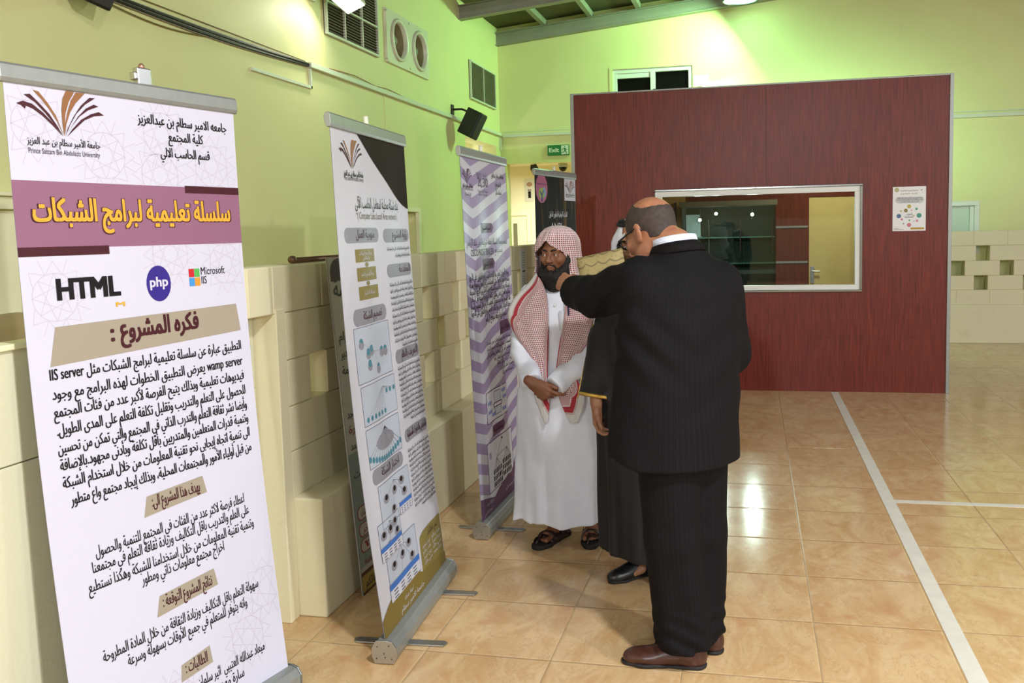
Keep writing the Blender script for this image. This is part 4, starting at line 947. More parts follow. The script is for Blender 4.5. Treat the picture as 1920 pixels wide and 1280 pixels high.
def m_streak():
    m = bpy.data.materials.new('print_dark_bark_streaks'); m.use_nodes = True; t = NT(m); p = t.add('ShaderNodeTexCoord').outputs['Object']
    g = t.noise(t.scalev(p, (9, 9, 0.55)), 1.0, 5, 0.6, 0.6)
    t.color(t.mix(t.ramp(g, 0.50, 0.78), lin((24, 20, 18)), lin((124, 96, 44)))); t.b.inputs['Roughness'].default_value = 0.6; t.b.inputs['Specular IOR Level'].default_value = 0.15
    return m
def paint4(S):
    S.rect(0, 0, 1, 1, m_streak(), 0, nu=9)
    S.ell(0.153, 0.945, 0.135, 0.058, ink('pink', (172, 96, 128)), 2, 30); S.text('مسابقة Revision', 0.05, 0.255, 0.958, 0.030, PLUM)
    S.ell(0.15, 0.925, 0.07, 0.022, ink('lime', (150, 176, 74)), 3, 12); S.ell(0.21, 0.930, 0.04, 0.02, ink('sky', (120, 160, 190)), 3, 12); S.poly([(0.135, 0.893), (0.175, 0.893), (0.165, 0.915), (0.20, 0.935), (0.185, 0.938), (0.155, 0.922), (0.12, 0.935), (0.105, 0.932), (0.145, 0.915)], INDIGO, 4)
    S.rect(0.709, 0.902, 1.0, 0.999, WHITE2, 2); S.logo(0.858, 0.958, 0.82, MAROON, BROWN); S.text(UNI_AR, 0.74, 0.975, 0.924, 0.026, BLACK, weight=0.0110); S.text(UNI_EN, 0.75, 0.97, 0.916, 0.018, BLACK)
    S.text('المكتبة الوطنية لتطوير الحلول', 0.311, 0.767, 0.834, 0.060, WHITE2, weight=0.0066); S.text('ANPI', 0.345, 0.62, 0.774, 0.100, WHITE2)
    S.text('المطور', 0.02, 0.16, 0.62, 0.05, WHITE2)

def banner(label, q, A, wav, paint, clip=False, grp='roll-up banners along the left wall', feet=0.19, backfeet=0.19):
    bx, by, h, lean, W, zt = q
    d = Vector((math.sin(h), math.cos(h), 0)); n = Vector((-math.cos(h), math.sin(h), 0)); up = Vector((0, 0, 1))*math.cos(lean)+n*math.sin(lean)
    nb = up.cross(d); nb = nb if nb.x < 0 else -nb      # away from the hall
    o = Vector((bx, by, 0.09)); L = (zt-0.09)/math.cos(lean)
    def P(u, v, off): return o+d*(u*W)+up*(v*L)+nb*(A*math.sin(PI*min(max(v, 0), 1))+wav*math.sin(u*17+0.6*math.sin(v*5))*math.sin(PI*min(max(v, 0), 1))**0.5-off)
    c0 = Vector((bx, by, 0))+d*(W/2)
    R = root('rollup_banner', c0, label, 'banner', grp)
    # cassette
    b = MB(); ex = 0.012
    prof = [(-0.036, 0.004), (0.036, 0.004), (0.047, 0.03), (0.047, 0.062), (0.030, 0.086), (0.006, 0.092), (-0.03, 0.090), (-0.047, 0.062), (-0.047, 0.03)]
    s0 = Vector((bx, by, 0))-d*ex
    b.extr([s0-n*p[0]+Vector((0, 0, p[1])) for p in prof], d*(W+2*ex)); cas = b.build('cassette', M_ALU, R, bevel=0.003)
    for sgn, st in ((-1, Vector((bx, by, 0))-d*(ex+0.006)), (1, Vector((bx, by, 0))+d*(W+ex))):
        b = MB(); b.extr([st-n*(p[0]*1.06)+Vector((0, 0, 0.001+p[1]*1.03)) for p in prof], d*0.006)
        for py, pz in ((-0.03, 0.025), (0.03, 0.025), (-0.026, 0.072), (0.02, 0.076), (0.0, 0.045), (0.004, 0.03)):
            cc = st+(d*0.006 if sgn > 0 else Vector((0, 0, 0)))-n*py+Vector((0, 0, pz)); b.cyl(cc, cc+d*(0.002*sgn), 0.003, n=8, m=1)
        b.build('end_cap', [M_STEEL, M_DGREY], cas, bevel=0.002)
    for t in (0.20, 0.80):
        b = MB(); c = Vector((bx, by, 0.0))+d*(W*t)
        o_ = [(-backfeet, -0.010), (-backfeet-0.006, 0.010), (-backfeet+0.01, 0.022), (feet-0.01, 0.022), (feet+0.004, 0.008), (feet-0.006, -0.022), (-backfeet+0.015, -0.022)]
        b.extr([c-n*p[0]+d*p[1]+Vector((0, 0, 0.0015)) for p in o_], (0, 0, 0.007)); b.build('foot', M_STEEL, R, bevel=0.002)
    # back pole
    b = MB(); m0 = Vector((bx, by, 0.09))+d*(W/2)+nb*0.035; m1 = o+d*(W/2)+up*(L+0.035)+nb*0.03; b.tube([m0+(m1-m0)*t+nb*((A+0.012)*math.sin(PI*t)) for t in np.linspace(0, 1, 16)], 0.008, 10); b.build('pole', M_STEEL, R, smooth=True)
    # top rail
    b = MB(); t0 = o+up*(L-0.012)
    rp = [(-0.006, 0.0), (-0.010, 0.012), (-0.010, 0.046), (-0.004, 0.054), (0.010, 0.052), (0.016, 0.04), (0.014, 0.012), (0.008, 0.0)]
    b.extr([t0+nb*p[0]+up*p[1]-d*0.012 for p in rp], d*(W+0.024)); b.build('top_rail', M_ALU, R, bevel=0.0025)
    if clip:
        b = MB(); cc = o+d*(W*0.565)+up*(L+0.065)+nb*0.012; b.obox(cc, d, up, nb, 0.026, 0.028, 0.012); b.obox(cc-d*0.03, d, up, nb, 0.008, 0.012, 0.012); cl = b.build('pole_clip', M_STEEL, R, bevel=0.004)
        b = MB(); b.ball(cc+up*0.032, 0.010, 0.010, 0.012); b.build('pole_pin', mat('copper_pin', (170, 130, 110), 0.35, 0.6), cl, smooth=True)
    else:
        b = MB(); cc = o+d*(W*0.52)+up*(L+0.055)+nb*0.02; b.tube([cc-up*0.03, cc+up*0.025], 0.011, 10); b.build('pole_tip', M_WHITEPL, R, smooth=True)
    S = Sheet(W, L, P); paint(S); sh = S.b.build('printed_sheet', S.mats, R)
    b = MB(); b.grid(np.array([[P(u, v, -0.0015) for u in np.linspace(1, 0, 13)] for v in np.linspace(0, 1, 24)])); b.build('sheet_back', ink('back_grey', (186, 186, 190), 0.6), R)
    return R
banner('white roll-up banner with mauve title band, the nearest one cut by the picture edge', (-1.8359, 2.0352, 0.244, 0.0617, 0.7998, 2.0721), 0.0308, 0.0, paint1, True, backfeet=0.07)
banner('white roll-up banner with dark brown corner and olive foot, second from the camera', (-1.3784, 3.0663, -0.0595, 0.0672, 0.8308, 2.0402), 0.028, 0.0025, paint2)
banner('lilac and white chevron roll-up banner beside the man in the red checked headscarf', (-1.4177, 4.4485, 0.0152, 0.032, 0.8243, 2.040), 0.0037, 0.004, paint3)
banner('black and gold roll-up banner behind the man in the red checked headscarf', (-1.6004, 6.7882, 0.1938, 0.0283, 0.8284, 2.0808), 0.02, 0.0, paint4)

# leaning printed board behind the second banner
def lean_board():
    y0, y1 = 3.643, 4.40; p0 = Vector((-1.738, 0, 0.0)); p1 = Vector((-1.855, 0, 1.535)); up = (p1-p0); L = up.length; up.normalize(); nb = Vector((-up.z, 0, up.x))
    if nb.x > 0: nb = -nb
    W = y1-y0
    def P(u, v, off): return Vector((p0.x, y0+0.022*v+W*u, 0))+up*(v*L)-nb*(off+0.004)
    R = root('leaning_board', (-1.738, (y0+y1)/2, 0), 'printed pale board leaning on the block wall behind the second banner', 'board')
    b = MB(); k = [P(0, 0, -0.008), P(1, 0, -0.008), P(1, 1, -0.008), P(0, 1, -0.008)]; b.extr(k, -nb*0.006); b.build('panel', mat('board_core', (150, 146, 138), 0.6), R)
    S = Sheet(W, L, P); BG = ink('board_pale', (206, 204, 188)); S.rect(0, 0, 1, 1, BG, 0, 4); GREY2 = ink('board_grey', (148, 166, 156)); RED = ink('board_red', (150, 44, 44)); GRN = ink('board_green', (48, 60, 44))
    S.strip([(0.42, 0, 1), (0.08, 0, 1)], GREY2, 1, 4)
    S.poly([(0.02+0.5*0.24*(1-math.cos(a))*1.0, 0.955+0.042*math.sin(a)) for a in np.linspace(0, PI, 12)], ink('dome_brown', (74, 42, 34)), 2); S.rect(0.02, 0.93, 0.26, 0.956, ink('dome_brown', (74, 42, 34)), 2)
    for t, v, h, mt, u1 in (('الروضة', 0.885, 0.10, GRN, 0.42), ('والإكرام', 0.755, 0.055, GRN, 0.34), ('شيء قدير', 0.705, 0.055, GRN, 0.32), ('له النعمة', 0.655, 0.055, GRN, 0.32), ('وله المجد', 0.525, 0.05, GRN, 0.3), ('٣ مرة', 0.48, 0.05, RED, 0.3), ('وله الحمد', 0.43, 0.05, GRN, 0.3), ('ويميت', 0.345, 0.05, GRN, 0.3)):
        S.text(t, 0.04, u1, v, h, mt, weight=0.0066)
    for v, t in ((0.215, 'العشاء'), (0.165, 'الفجر'), (0.118, '٢')):
        S.pill(0.03, v, 0.55, v+0.042, RED, 2); S.pill(0.04, v+0.003, 0.54, v+0.039, BG, 3); S.text(t, 0.08, 0.22, v+0.012, 0.045, RED, 5, weight=0.0083)
    S.text('الفريضة', 0.06, 0.26, 0.085, 0.045, RED, weight=0.0055); S.rect(0, 0.055, 1, 0.066, ink('board_brown', (96, 60, 30)), 2); S.rect(0, 0.0, 1, 0.055, ink('board_gold', (186, 160, 78)), 2); S.text('صالح دعائكم', 0.05, 0.38, 0.018, 0.05, GRN, 4, weight=0.0055)
    S.rect(0, 0, 1, 0.008, ink('board_brown', (96, 60, 30)), 3)
    S.b.build('printed_face', S.mats, R)
lean_board()
b = MB(); b.tube([(XS-0.07, 3.63, 1.527), (XS-0.07, 4.9, 1.527)], 0.013, 10); b.lathe([(0.0, 0.0), (0.016, 0.002), (0.018, 0.02), (0.014, 0.03)], (XS-0.07, 3.60, 1.531), (0, 1, 0), 12)
tag(b.build('metal_rod', mat('brownish_rod', (128, 98, 78), 0.35, 0.3), smooth=True), 'thin metal rod lying on top of the block wall above the leaning board', 'rod')

# paper notices
def flat_sheet(name, P0, du, dv, W, L, paintf, label, cat):
    P0 = Vector(P0); du = Vector(du).normalized(); dv = Vector(dv).normalized(); nn = du.cross(dv)
    S = Sheet(W, L, lambda u, v, off: P0+du*(u*W)+dv*(v*L)+nn*(off*0.6+0.0012)); paintf(S)
    k = [P0, P0+du*W, P0+du*W+dv*L, P0+dv*L]; S.b.extr(k, nn*0.001, S.m(M_PAPER))
    return tag(S.b.build(name, S.mats), label, cat)
def p_notice(S):
    S.rect(0, 0, 1, 1, M_PAPER, 0); DG = ink('notice_grey', (86, 88, 92))
    S.ell(0.12, 0.93, 0.07, 0.05, ink('crest', (190, 186, 140)), 2, 12); S.poly([(0.81, 0.95), (0.87, 0.925), (0.95, 0.955), (0.90, 0.935), (0.87, 0.90), (0.85, 0.93)], ink('crest_red', (170, 90, 90)), 2)
    S.text('الجامعة السعودية الالكترونية', 0.24, 0.76, 0.90, 0.016, DG); S.text('كلية العلوم', 0.24, 0.75, 0.83, 0.018, OLIVE)
    S.pill(0.08, 0.625, 0.94, 0.77, ink('notice_pale', (212, 214, 216)), 1)
    for i, t in enumerate(('ندعو الجميع لحضور الملتقى العلمي الأول للطلاب', 'وذلك يوم الثلاثاء في قاعة الأنشطة بالمبنى الرئيسي', 'للتسجيل والاستفسار')): S.text(t, 0.11+0.12*(i == 2), 0.90-0.12*(i == 2), 0.735-0.042*i, 0.017, DG, weight=0.0055)
    S.text('البحوث', 0.42, 0.60, 0.36, 0.035, DG); S.text('المستقبلية', 0.36, 0.63, 0.30, 0.035, DG)
    for u, v, r, c in ((0.50, 0.555, 0.06, (196, 180, 84)), (0.40, 0.46, 0.06, (150, 138, 80)), (0.19, 0.34, 0.07, (92, 124, 160)), (0.80, 0.345, 0.075, (84, 160, 146)), (0.50, 0.135, 0.065, (214, 130, 140)), (0.72, 0.495, 0.04, (96, 178, 150)), (0.57, 0.465, 0.025, (224, 170, 176)), (0.25, 0.455, 0.035, (206, 200, 150)), (0.28, 0.265, 0.035, (206, 120, 150)), (0.74, 0.225, 0.04, (226, 150, 160)), (0.51, 0.24, 0.028, (110, 176, 110)), (0.33, 0.165, 0.03, (180, 176, 190)), (0.65, 0.34, 0.018, (226, 190, 60)), (0.65, 0.215, 0.016, (150, 150, 180))):
        S.ell(u, v, r, r*S.W/S.L, ink('dot_%d_%d_%d' % c, c), 2, 14)
    for k in range(20):
        a0, a1 = 2*PI*k/20, 2*PI*(k+1)/20; S.line((0.49+0.24*math.cos(a0), 0.34+0.17*math.sin(a0)), (0.49+0.24*math.cos(a1), 0.34+0.17*math.sin(a1)), 0.0012, ink('notice_pale', (212, 214, 216)), 1)
    S.pill(0.54, 0.03, 0.96, 0.075, ink('ochre_bar', (196, 164, 74)), 2)
    S.line((0.04, 0.06), (0.2, 0.06), 0.003, DG, 2); S.line((0.04, 0.035), (0.34, 0.035), 0.003, DG, 2)
flat_sheet('notice_poster', (1.305, YP-0.001, 1.560), (1, 0, 0), (0, 0, 1), 0.298, 0.418, p_notice, 'white notice poster with coloured dots on the red booth panel', 'poster')
def p_small(S):
    S.rect(0, 0, 1, 1, M_PAPER, 0)
    for i in range(7): S.line((0.2, 0.9-0.055*i), (0.85-0.1*(i % 2), 0.9-0.055*i), 0.004, GREY, 2)
    S.rect(0.3, 0.46, 0.72, 0.50, BLACK, 2)
    for i in range(5): S.line((0.2, 0.36-0.055*i), (0.8, 0.36-0.055*i), 0.004, GREY, 2)
flat_sheet('paper_notice', (XS+0.001, 7.30, 1.12), (0, 1, 0), (0, 0, 1), 0.20, 0.37, p_small, 'narrow paper notice taped to the block wall beside the chevron banner', 'notice')
def p_hand(S):
    S.rect(0, 0, 1, 1, ink('notice_cream', (232, 230, 208)), 0); S.ell(0.5, 0.75, 0.3, 0.10, ink('notice_tan', (184, 150, 120)), 2); S.rect(0.35, 0.15, 0.65, 0.45, DKBROWN, 2); S.rect(0.3, 0.48, 0.7, 0.52, PLUM, 2)
flat_sheet('wall_notice', (-4.34, 16.99, 2.22), (1, 0, 0), (0, 0, 1), 0.19, 0.44, p_hand, 'small tan and black notice on the far cream wall beyond the opening', 'notice')

# lettering of the exit sign
S = Sheet(0.19, 0.13, lambda u, v, off: Vector((-3.0+0.012+u*0.19, YB-0.0225-off, 2.77+v*0.13)))
S.text('Exit', 0.08, 0.86, 0.30, 0.086, M_WHITES, 1, weight=0.02)
S.b.build('sign_lettering', S.mats, sg)
# ================================================================== people: smooth implicit surfaces turned into meshes
def A3(*p): return np.array(p, np.float32)
def nrm(v): v = np.array(v, float); return v/np.linalg.norm(v)
class Field:
    def __init__(s, lo, hi, h):
        s.lo = np.array(lo, float); s.h = h; s.n = np.ceil((np.array(hi, float)-s.lo)/h).astype(int)+1
        s.D = np.full(s.n, 1.0, np.float32)
        s.ax = [(s.lo[i]+h*np.arange(s.n[i])).astype(np.float32) for i in range(3)]
    def win(s, lo, hi):
        a = np.clip(np.floor((np.array(lo)-s.lo)/s.h).astype(int), 0, s.n); b_ = np.clip(np.ceil((np.array(hi)-s.lo)/s.h).astype(int)+1, 0, s.n)
        return tuple(slice(int(x), int(y)) for x, y in zip(a, b_))
    def xyz(s, w):
        return np.stack(np.meshgrid(s.ax[0][w[0]], s.ax[1][w[1]], s.ax[2][w[2]], indexing='ij'), -1)
    def put(s, fn, lo, hi, k=0.01, sub=False, pad=0.0):
        m = max(k, 2.5*s.h)+pad
        w = s.win(np.array(lo)-m, np.array(hi)+m)
        if any(x.stop <= x.start for x in w): return s
        P = s.xyz(w); d = fn(P).astype(np.float32); a = s.D[w]
        if sub:
            d = -d; h = np.clip(0.5-0.5*(d-a)*(-1)/max(k, 1e-5), 0, 1) if False else None
            hh = np.clip(0.5-0.5*(a-d)/max(k, 1e-5), 0, 1); s.D[w] = a*(1-hh)+d*hh+k*hh*(1-hh)
        else:
            hh = np.clip(0.5+0.5*(d-a)/max(k, 1e-5), 0, 1); s.D[w] = d*(1-hh)+a*hh-k*hh*(1-hh)
        return s
    def cone(s, p0, p1, r0, r1, k=0.01, flat0=False, flat1=False, sub=False):
        p0 = np.array(p0, np.float32); p1 = np.array(p1, np.float32); d = p1-p0; L2 = float(d@d); L = math.sqrt(L2)
        def fn(P):
            q = P-p0; t0 = (q@d)/L2; t = np.clip(t0, 0, 1)
            r = np.linalg.norm(q-t[..., None]*d, axis=-1)-(r0+(r1-r0)*t)
            if flat1: r = np.maximum(r, (t0-1)*L)
            if flat0: r = np.maximum(r, -t0*L)
            return r
        R = max(r0, r1); return s.put(fn, np.minimum(p0, p1)-R, np.maximum(p0, p1)+R, k, sub)
    def chain(s, pts, rs, k=0.01, flat=False):
        for i in range(len(pts)-1): s.cone(pts[i], pts[i+1], rs[i], rs[i+1], k, flat1=flat and i == len(pts)-2)
        return s
    def ell(s, c, r, R=None, k=0.01, sub=False):
        c = np.array(c, np.float32); r = np.array(r, np.float32); R = np.eye(3, dtype=np.float32) if R is None else np.array(R, np.float32)
        def fn(P):
            q = (P-c)@R; k0 = np.linalg.norm(q/r, axis=-1); k1 = np.linalg.norm(q/(r*r), axis=-1)
            return k0*(k0-1)/np.maximum(k1, 1e-6)
        m = float(max(r)); return s.put(fn, c-m, c+m, k, sub)
    def loft(s, secs, k=0.01, fold=None, hem=None, powr=2.0, capz=True):
        """secs: (z, cx, cy, rx, ry, angle) upright stack of ellipses; fold(theta, z) multiplies the radius, hem(P) gives the cut height"""
        S = np.array(secs, float); S = S[np.argsort(S[:, 0])]
        def fn(P):
            z = P[..., 2]; g = lambda i: np.interp(z, S[:, 0], S[:, i]).astype(np.float32)
            a = g(5); x = P[..., 0]-g(1); y = P[..., 1]-g(2); ca, sa = np.cos(a), np.sin(a)
            u = x*ca+y*sa; v = -x*sa+y*ca; rx, ry = g(3), g(4)
            q = (np.abs(u/rx)**powr+np.abs(v/ry)**powr)**(1/powr)
            if fold is not None: q = q/fold(np.arctan2(v/ry, u/rx), z, P)
            d = (q-1)*np.minimum(rx, ry)*0.95
            if capz:
                lo = S[0, 0] if hem is None else hem(P); d = np.maximum(d, np.maximum(z-S[-1, 0], lo-z))
            return d
        R = S[:, 3:5].max()*1.25
        return s.put(fn, (S[:, 1].min()-R, S[:, 2].min()-R, S[0, 0]-0.03), (S[:, 1].max()+R, S[:, 2].max()+R, S[-1, 0]+0.02), k)
    def disp(s, fn):
        """small surface displacement near the surface"""
        m = np.abs(s.D) < 0.05; I = np.nonzero(m); P = np.stack([s.ax[i][I[i]] for i in range(3)], -1); s.D[I] += fn(P).astype(np.float32); return s
    def clip_below(s, z): s.D = np.maximum(s.D, (z-s.ax[2])[None, None, :]); return s
    def mesh(s):
        D = s.D; ins = D < 0
        n = np.array(D.shape)
        c = np.zeros(n-1, np.int8)
        for i in (0, 1):
            for j in (0, 1):
                for k in (0, 1): c += ins[i:n[0]-1+i, j:n[1]-1+j, k:n[2]-1+k]
        act = (c > 0) & (c < 8); I = np.stack(np.nonzero(act), -1); idx = np.full(n-1, -1, np.int64); idx[act] = np.arange(len(I))
        acc = np.zeros((len(I), 3)); cnt = np.zeros(len(I))
        cor = [(i, j, k) for i in (0, 1) for j in (0, 1) for k in (0, 1)]; val = {q: D[I[:, 0]+q[0], I[:, 1]+q[1], I[:, 2]+q[2]] for q in cor}
        for q in cor:
            for a in range(3):
                if q[a] == 0:
                    p = tuple(1 if b_ == a else q[b_] for b_ in range(3)); va, vb = val[q], val[p]; m = (va < 0) != (vb < 0)
                    t = np.where(m, va/np.where(m, va-vb, 1), 0); pt = np.array(q, float)[None, :].repeat(len(I), 0); pt[:, a] += t
                    acc[m] += pt[m]; cnt[m] += 1
        V = s.lo+(I+acc/cnt[:, None])*s.h
        F = []
        for a in range(3):
            b_, c_ = (a+1) % 3, (a+2) % 3
            sl0 = [slice(None)]*3; sl1 = [slice(None)]*3; sl0[a] = slice(0, -1); sl1[a] = slice(1, None)
            x = ins[tuple(sl0)] != ins[tuple(sl1)]; E = np.stack(np.nonzero(x), -1)
            E = E[(E[:, b_] > 0) & (E[:, c_] > 0) & (E[:, b_] < n[b_]-1) & (E[:, c_] < n[c_]-1)]
            def cell(db, dc): q = E.copy(); q[:, b_] += db; q[:, c_] += dc; return idx[q[:, 0], q[:, 1], q[:, 2]]
            Q = np.stack([cell(-1, -1), cell(0, -1), cell(0, 0), cell(-1, 0)], -1)
            fl = ~ins[E[:, 0], E[:, 1], E[:, 2]]; Q[fl] = Q[fl][:, ::-1]; F.append(Q)
        return V, np.concatenate(F)
def smooth_verts(V, F, it, lam=0.5):
    e = np.concatenate([F[:, [0, 1]], F[:, [1, 2]], F[:, [2, 3]], F[:, [3, 0]]]); e = np.concatenate([e, e[:, ::-1]])
    for _ in range(it):
        a = np.zeros_like(V); c = np.zeros(len(V)); np.add.at(a, e[:, 0], V[e[:, 1]]); np.add.at(c, e[:, 0], 1); V = V+(a/np.maximum(c, 1)[:, None]-V)*lam
    return V
def sdf_obj(name, F, mats, parent, attr=None, faces_mat=None, sm=1):
    V, Q = F.mesh(); V = smooth_verts(V, Q, sm, 0.35) if sm else V
    me = bpy.data.meshes.new(name); o = bpy.data.objects.new(name, me); COL.objects.link(o)
    og = np.array(ORG[parent.name]); o.parent = parent; ORG[o.name] = tuple(og)
    me.vertices.add(len(V)); me.vertices.foreach_set('co', (V-og).astype(np.float32).ravel())
    me.loops.add(Q.size); me.loops.foreach_set('vertex_index', Q.astype(np.int32).ravel())
    me.polygons.add(len(Q)); me.polygons.foreach_set('loop_start', np.arange(0, Q.size, 4, dtype=np.int32)); me.polygons.foreach_set('loop_total', np.full(len(Q), 4, np.int32))
    for m in (mats if isinstance(mats, (list, tuple)) else [mats]): me.materials.append(m)
    if faces_mat is not None: me.polygons.foreach_set('material_index', faces_mat(V[Q].mean(1)).astype(np.int32))
    me.update(calc_edges=True); me.validate(); me.polygons.foreach_set('use_smooth', [True]*len(me.polygons))
    if attr is not None:
        for k, fn in attr.items():
            at = me.attributes.new(k, 'FLOAT', 'POINT'); at.data.foreach_set('value', fn(V).astype(np.float32))
    return o
def frame_of(fwd, upish=(0, 0, 1)):
    """columns: right hand side seen from inside (x), forward (y), up (z)"""
    y = nrm(fwd); x = nrm(np.cross(y, upish)); z = np.cross(x, y); return np.stack([x, y, z], 1)

def head_sdf(F, c, R, s=1.0, nose=1.0, ears=True):
    c = np.array(c, float); T = lambda x, y, z: c+R@(np.array([x, y, z])*s)
    E = lambda p, r, k=0.012, sub=False, rot=None: F.ell(T(*p), np.array(r)*s, R if rot is None else R@rot, k, sub)
    E((0, -0.014, 0.034), (0.076, 0.096, 0.086)); E((0, 0.022, -0.034), (0.061, 0.068, 0.080), 0.03)
    E((0, 0.060, -0.096), (0.026, 0.022, 0.020), 0.025)
    for q in (-1, 1):
        E((0.046*q, 0.056, -0.026), (0.022, 0.026, 0.022), 0.02); E((0.050*q, 0.010, -0.070), (0.018, 0.035, 0.028), 0.025)
        E((0.033*q, 0.095, -0.002), (0.019, 0.017, 0.0125), 0.014, True)
    F.cone(T(-0.040, 0.074, 0.020), T(0.040, 0.074, 0.020), 0.011*s, 0.011*s, 0.016)
    F.cone(T(0, 0.082, 0.012), T(0, 0.106*1.0+0.003*(nose-1), -0.030), 0.008*s, 0.0125*s*nose, 0.010)
    for q in (-1, 1):
        F.ell(T(0.013*q, 0.096, -0.035), np.array((0.009, 0.011, 0.008))*s, R, 0.006)
        # lids
        pts = [T(0.033*q+0.015*math.cos(a), 0.0845-0.004*abs(math.cos(a)), 0.0005+0.0042*math.sin(a)) for a in np.linspace(0.1, PI-0.1, 6)]
        F.chain(pts, [0.0028*s]*6, 0.003)
        pts = [T(0.033*q+0.014*math.cos(a), 0.083-0.003*abs(math.cos(a)), -0.0015-0.0038*math.sin(a)) for a in np.linspace(0.1, PI-0.1, 6)]
        F.chain(pts, [0.0026*s]*6, 0.003)
    F.chain([T(-0.023, 0.080, -0.066), T(-0.008, 0.090, -0.061), T(0, 0.0905, -0.063), T(0.008, 0.090, -0.061), T(0.023, 0.080, -0.066)], [0.004*s, 0.006*s, 0.0055*s, 0.006*s, 0.004*s], 0.006)
    F.chain([T(-0.020, 0.080, -0.070), T(0, 0.089, -0.0745), T(0.020, 0.080, -0.070)], [0.004*s, 0.0072*s, 0.004*s], 0.006)
    F.cone(T(-0.021, 0.090, -0.0675), T(0.021, 0.090, -0.0675), 0.0014*s, 0.0014*s, 0.002, sub=True)
    if ears:
        for q in (-1, 1):
            ca, sa = math.cos(0.26*q), math.sin(0.26*q); rot = np.array([[ca, -sa, 0], [sa, ca, 0], [0, 0, 1]])
            F.ell(T(0.080*q, -0.012, -0.006), np.array((0.008, 0.020, 0.033))*s, R@rot, 0.006); F.ell(T(0.088*q, -0.004, 0.0), np.array((0.006, 0.009, 0.016))*s, R@rot, 0.005, True)
            F.ell(T(0.076*q, -0.004, -0.032), np.array((0.007, 0.010, 0.010))*s, R, 0.006)
    return T
FLEN = ((0.042, 0.025, 0.020), (0.046, 0.029, 0.021), (0.042, 0.027, 0.020), (0.033, 0.020, 0.017))
def hand_sdf(F, w, d, t, curls, thumb=((0.55, 0.75, -0.25), 20, 20), s=1.0, spread=4, palm=None):
    """w wrist, d finger direction, t thumb side; palm (direction the palm faces) fixes the third axis"""
    Y = nrm(d); X = np.array(t, float); X = nrm(X-Y*(X@Y)); Z = np.cross(X, Y)
    if palm is not None and Z@np.array(palm) > 0: Z = -Z            # Z is the back of the hand
    w = np.array(w, float); T = lambda x, y, z: w+(X*x+Y*y+Z*z)*s
    kn = [(0.030, 0.088, 0.002), (0.010, 0.092, 0.004), (-0.010, 0.088, 0.003), (-0.028, 0.080, 0.0)]
    F.cone(T(0, -0.03, 0), T(0, 0.012, 0), 0.026*s, 0.025*s, 0.012)
    for i, q in enumerate(kn):
        F.cone(T(q[0]*0.55, 0.008, 0), T(*q), 0.0155*s, 0.0118*s, 0.012)
    F.ell(T(0.0, 0.05, -0.003), np.array((0.036, 0.045, 0.0145))*s, np.stack([X, Y, Z], 1), 0.012)
    for i, q in enumerate(kn):
        p = np.array(q, float); a = 0.0; sp = math.radians(spread*(1.5-i)); rad = (0.0096, 0.0098, 0.0094, 0.0084)[i]
        for j in range(3):
            a += math.radians(curls[i][j]); dv = np.array([math.sin(sp)*math.cos(a), math.cos(sp)*math.cos(a), -math.sin(a)]); p2 = p+dv*FLEN[i][j]
            F.cone(T(*p), T(*p2), rad*(1-0.09*j)*s, rad*(0.91-0.10*j)*s, 0.0018 if j else 0.004); p = p2
    (td, c1, c2) = thumb; p = np.array((0.024, 0.022, -0.006)); dv = nrm(td)
    F.ell(T(0.026, 0.032, -0.010), np.array((0.015, 0.026, 0.014))*s, np.stack([X, Y, Z], 1), 0.010)
    for j, (L, r0, r1) in enumerate(((0.040, 0.0135, 0.0112), (0.032, 0.0112, 0.0100), (0.026, 0.0100, 0.0078))):
        if j:
            a = math.radians((c1, c2)[j-1]); ax = np.array((-0.35, 0.0, -0.6)); tgt = np.array((-0.55, 0.6, -0.45)); dv = nrm(dv+math.sin(a)*tgt)
        p2 = p+dv*L; F.cone(T(*p), T(*p2), r0*s, r1*s, 0.006); p = p2
    return T
def foot_sdf(F, heel, toe, ank, s=1.0, toes=True, lat=1):
    heel = np.array(heel, float); toe = np.array(toe, float); Y = nrm(toe-heel); X = np.cross(Y, (0, 0, 1.0)); L = np.linalg.norm(toe-heel); Z = np.array((0, 0, 1.0))
    T = lambda x, y, z: heel+X*x+Y*(y*L)+Z*z
    F.ell(T(0, 0.13, 0.032), (0.032, 0.040, 0.032), np.stack([X, Y, Z], 1), 0.02); F.cone(T(0, 0.22, 0.05), T(0, 0.62, 0.028), 0.034, 0.024, 0.02); F.cone(T(0.012, 0.55, 0.022), T(0.02, 0.76, 0.016), 0.024, 0.017, 0.015); F.cone(T(-0.015, 0.5, 0.022), T(-0.022, 0.72, 0.014), 0.024, 0.015, 0.015)
    F.cone(T(0, 0.19, 0.06), ank, 0.034, 0.034, 0.02)
    if toes:
        for i, (x, y0, y1, r) in enumerate(((0.028, 0.78, 0.97, 0.0125), (0.010, 0.79, 0.96, 0.0092), (-0.005, 0.77, 0.93, 0.0088), (-0.019, 0.74, 0.89, 0.0084), (-0.031, 0.70, 0.84, 0.008))):
            F.cone(T(x*lat, y0-0.06, r+0.004), T(x*1.08*lat, y1-0.03, r), r, r*0.95, 0.004)
    return T

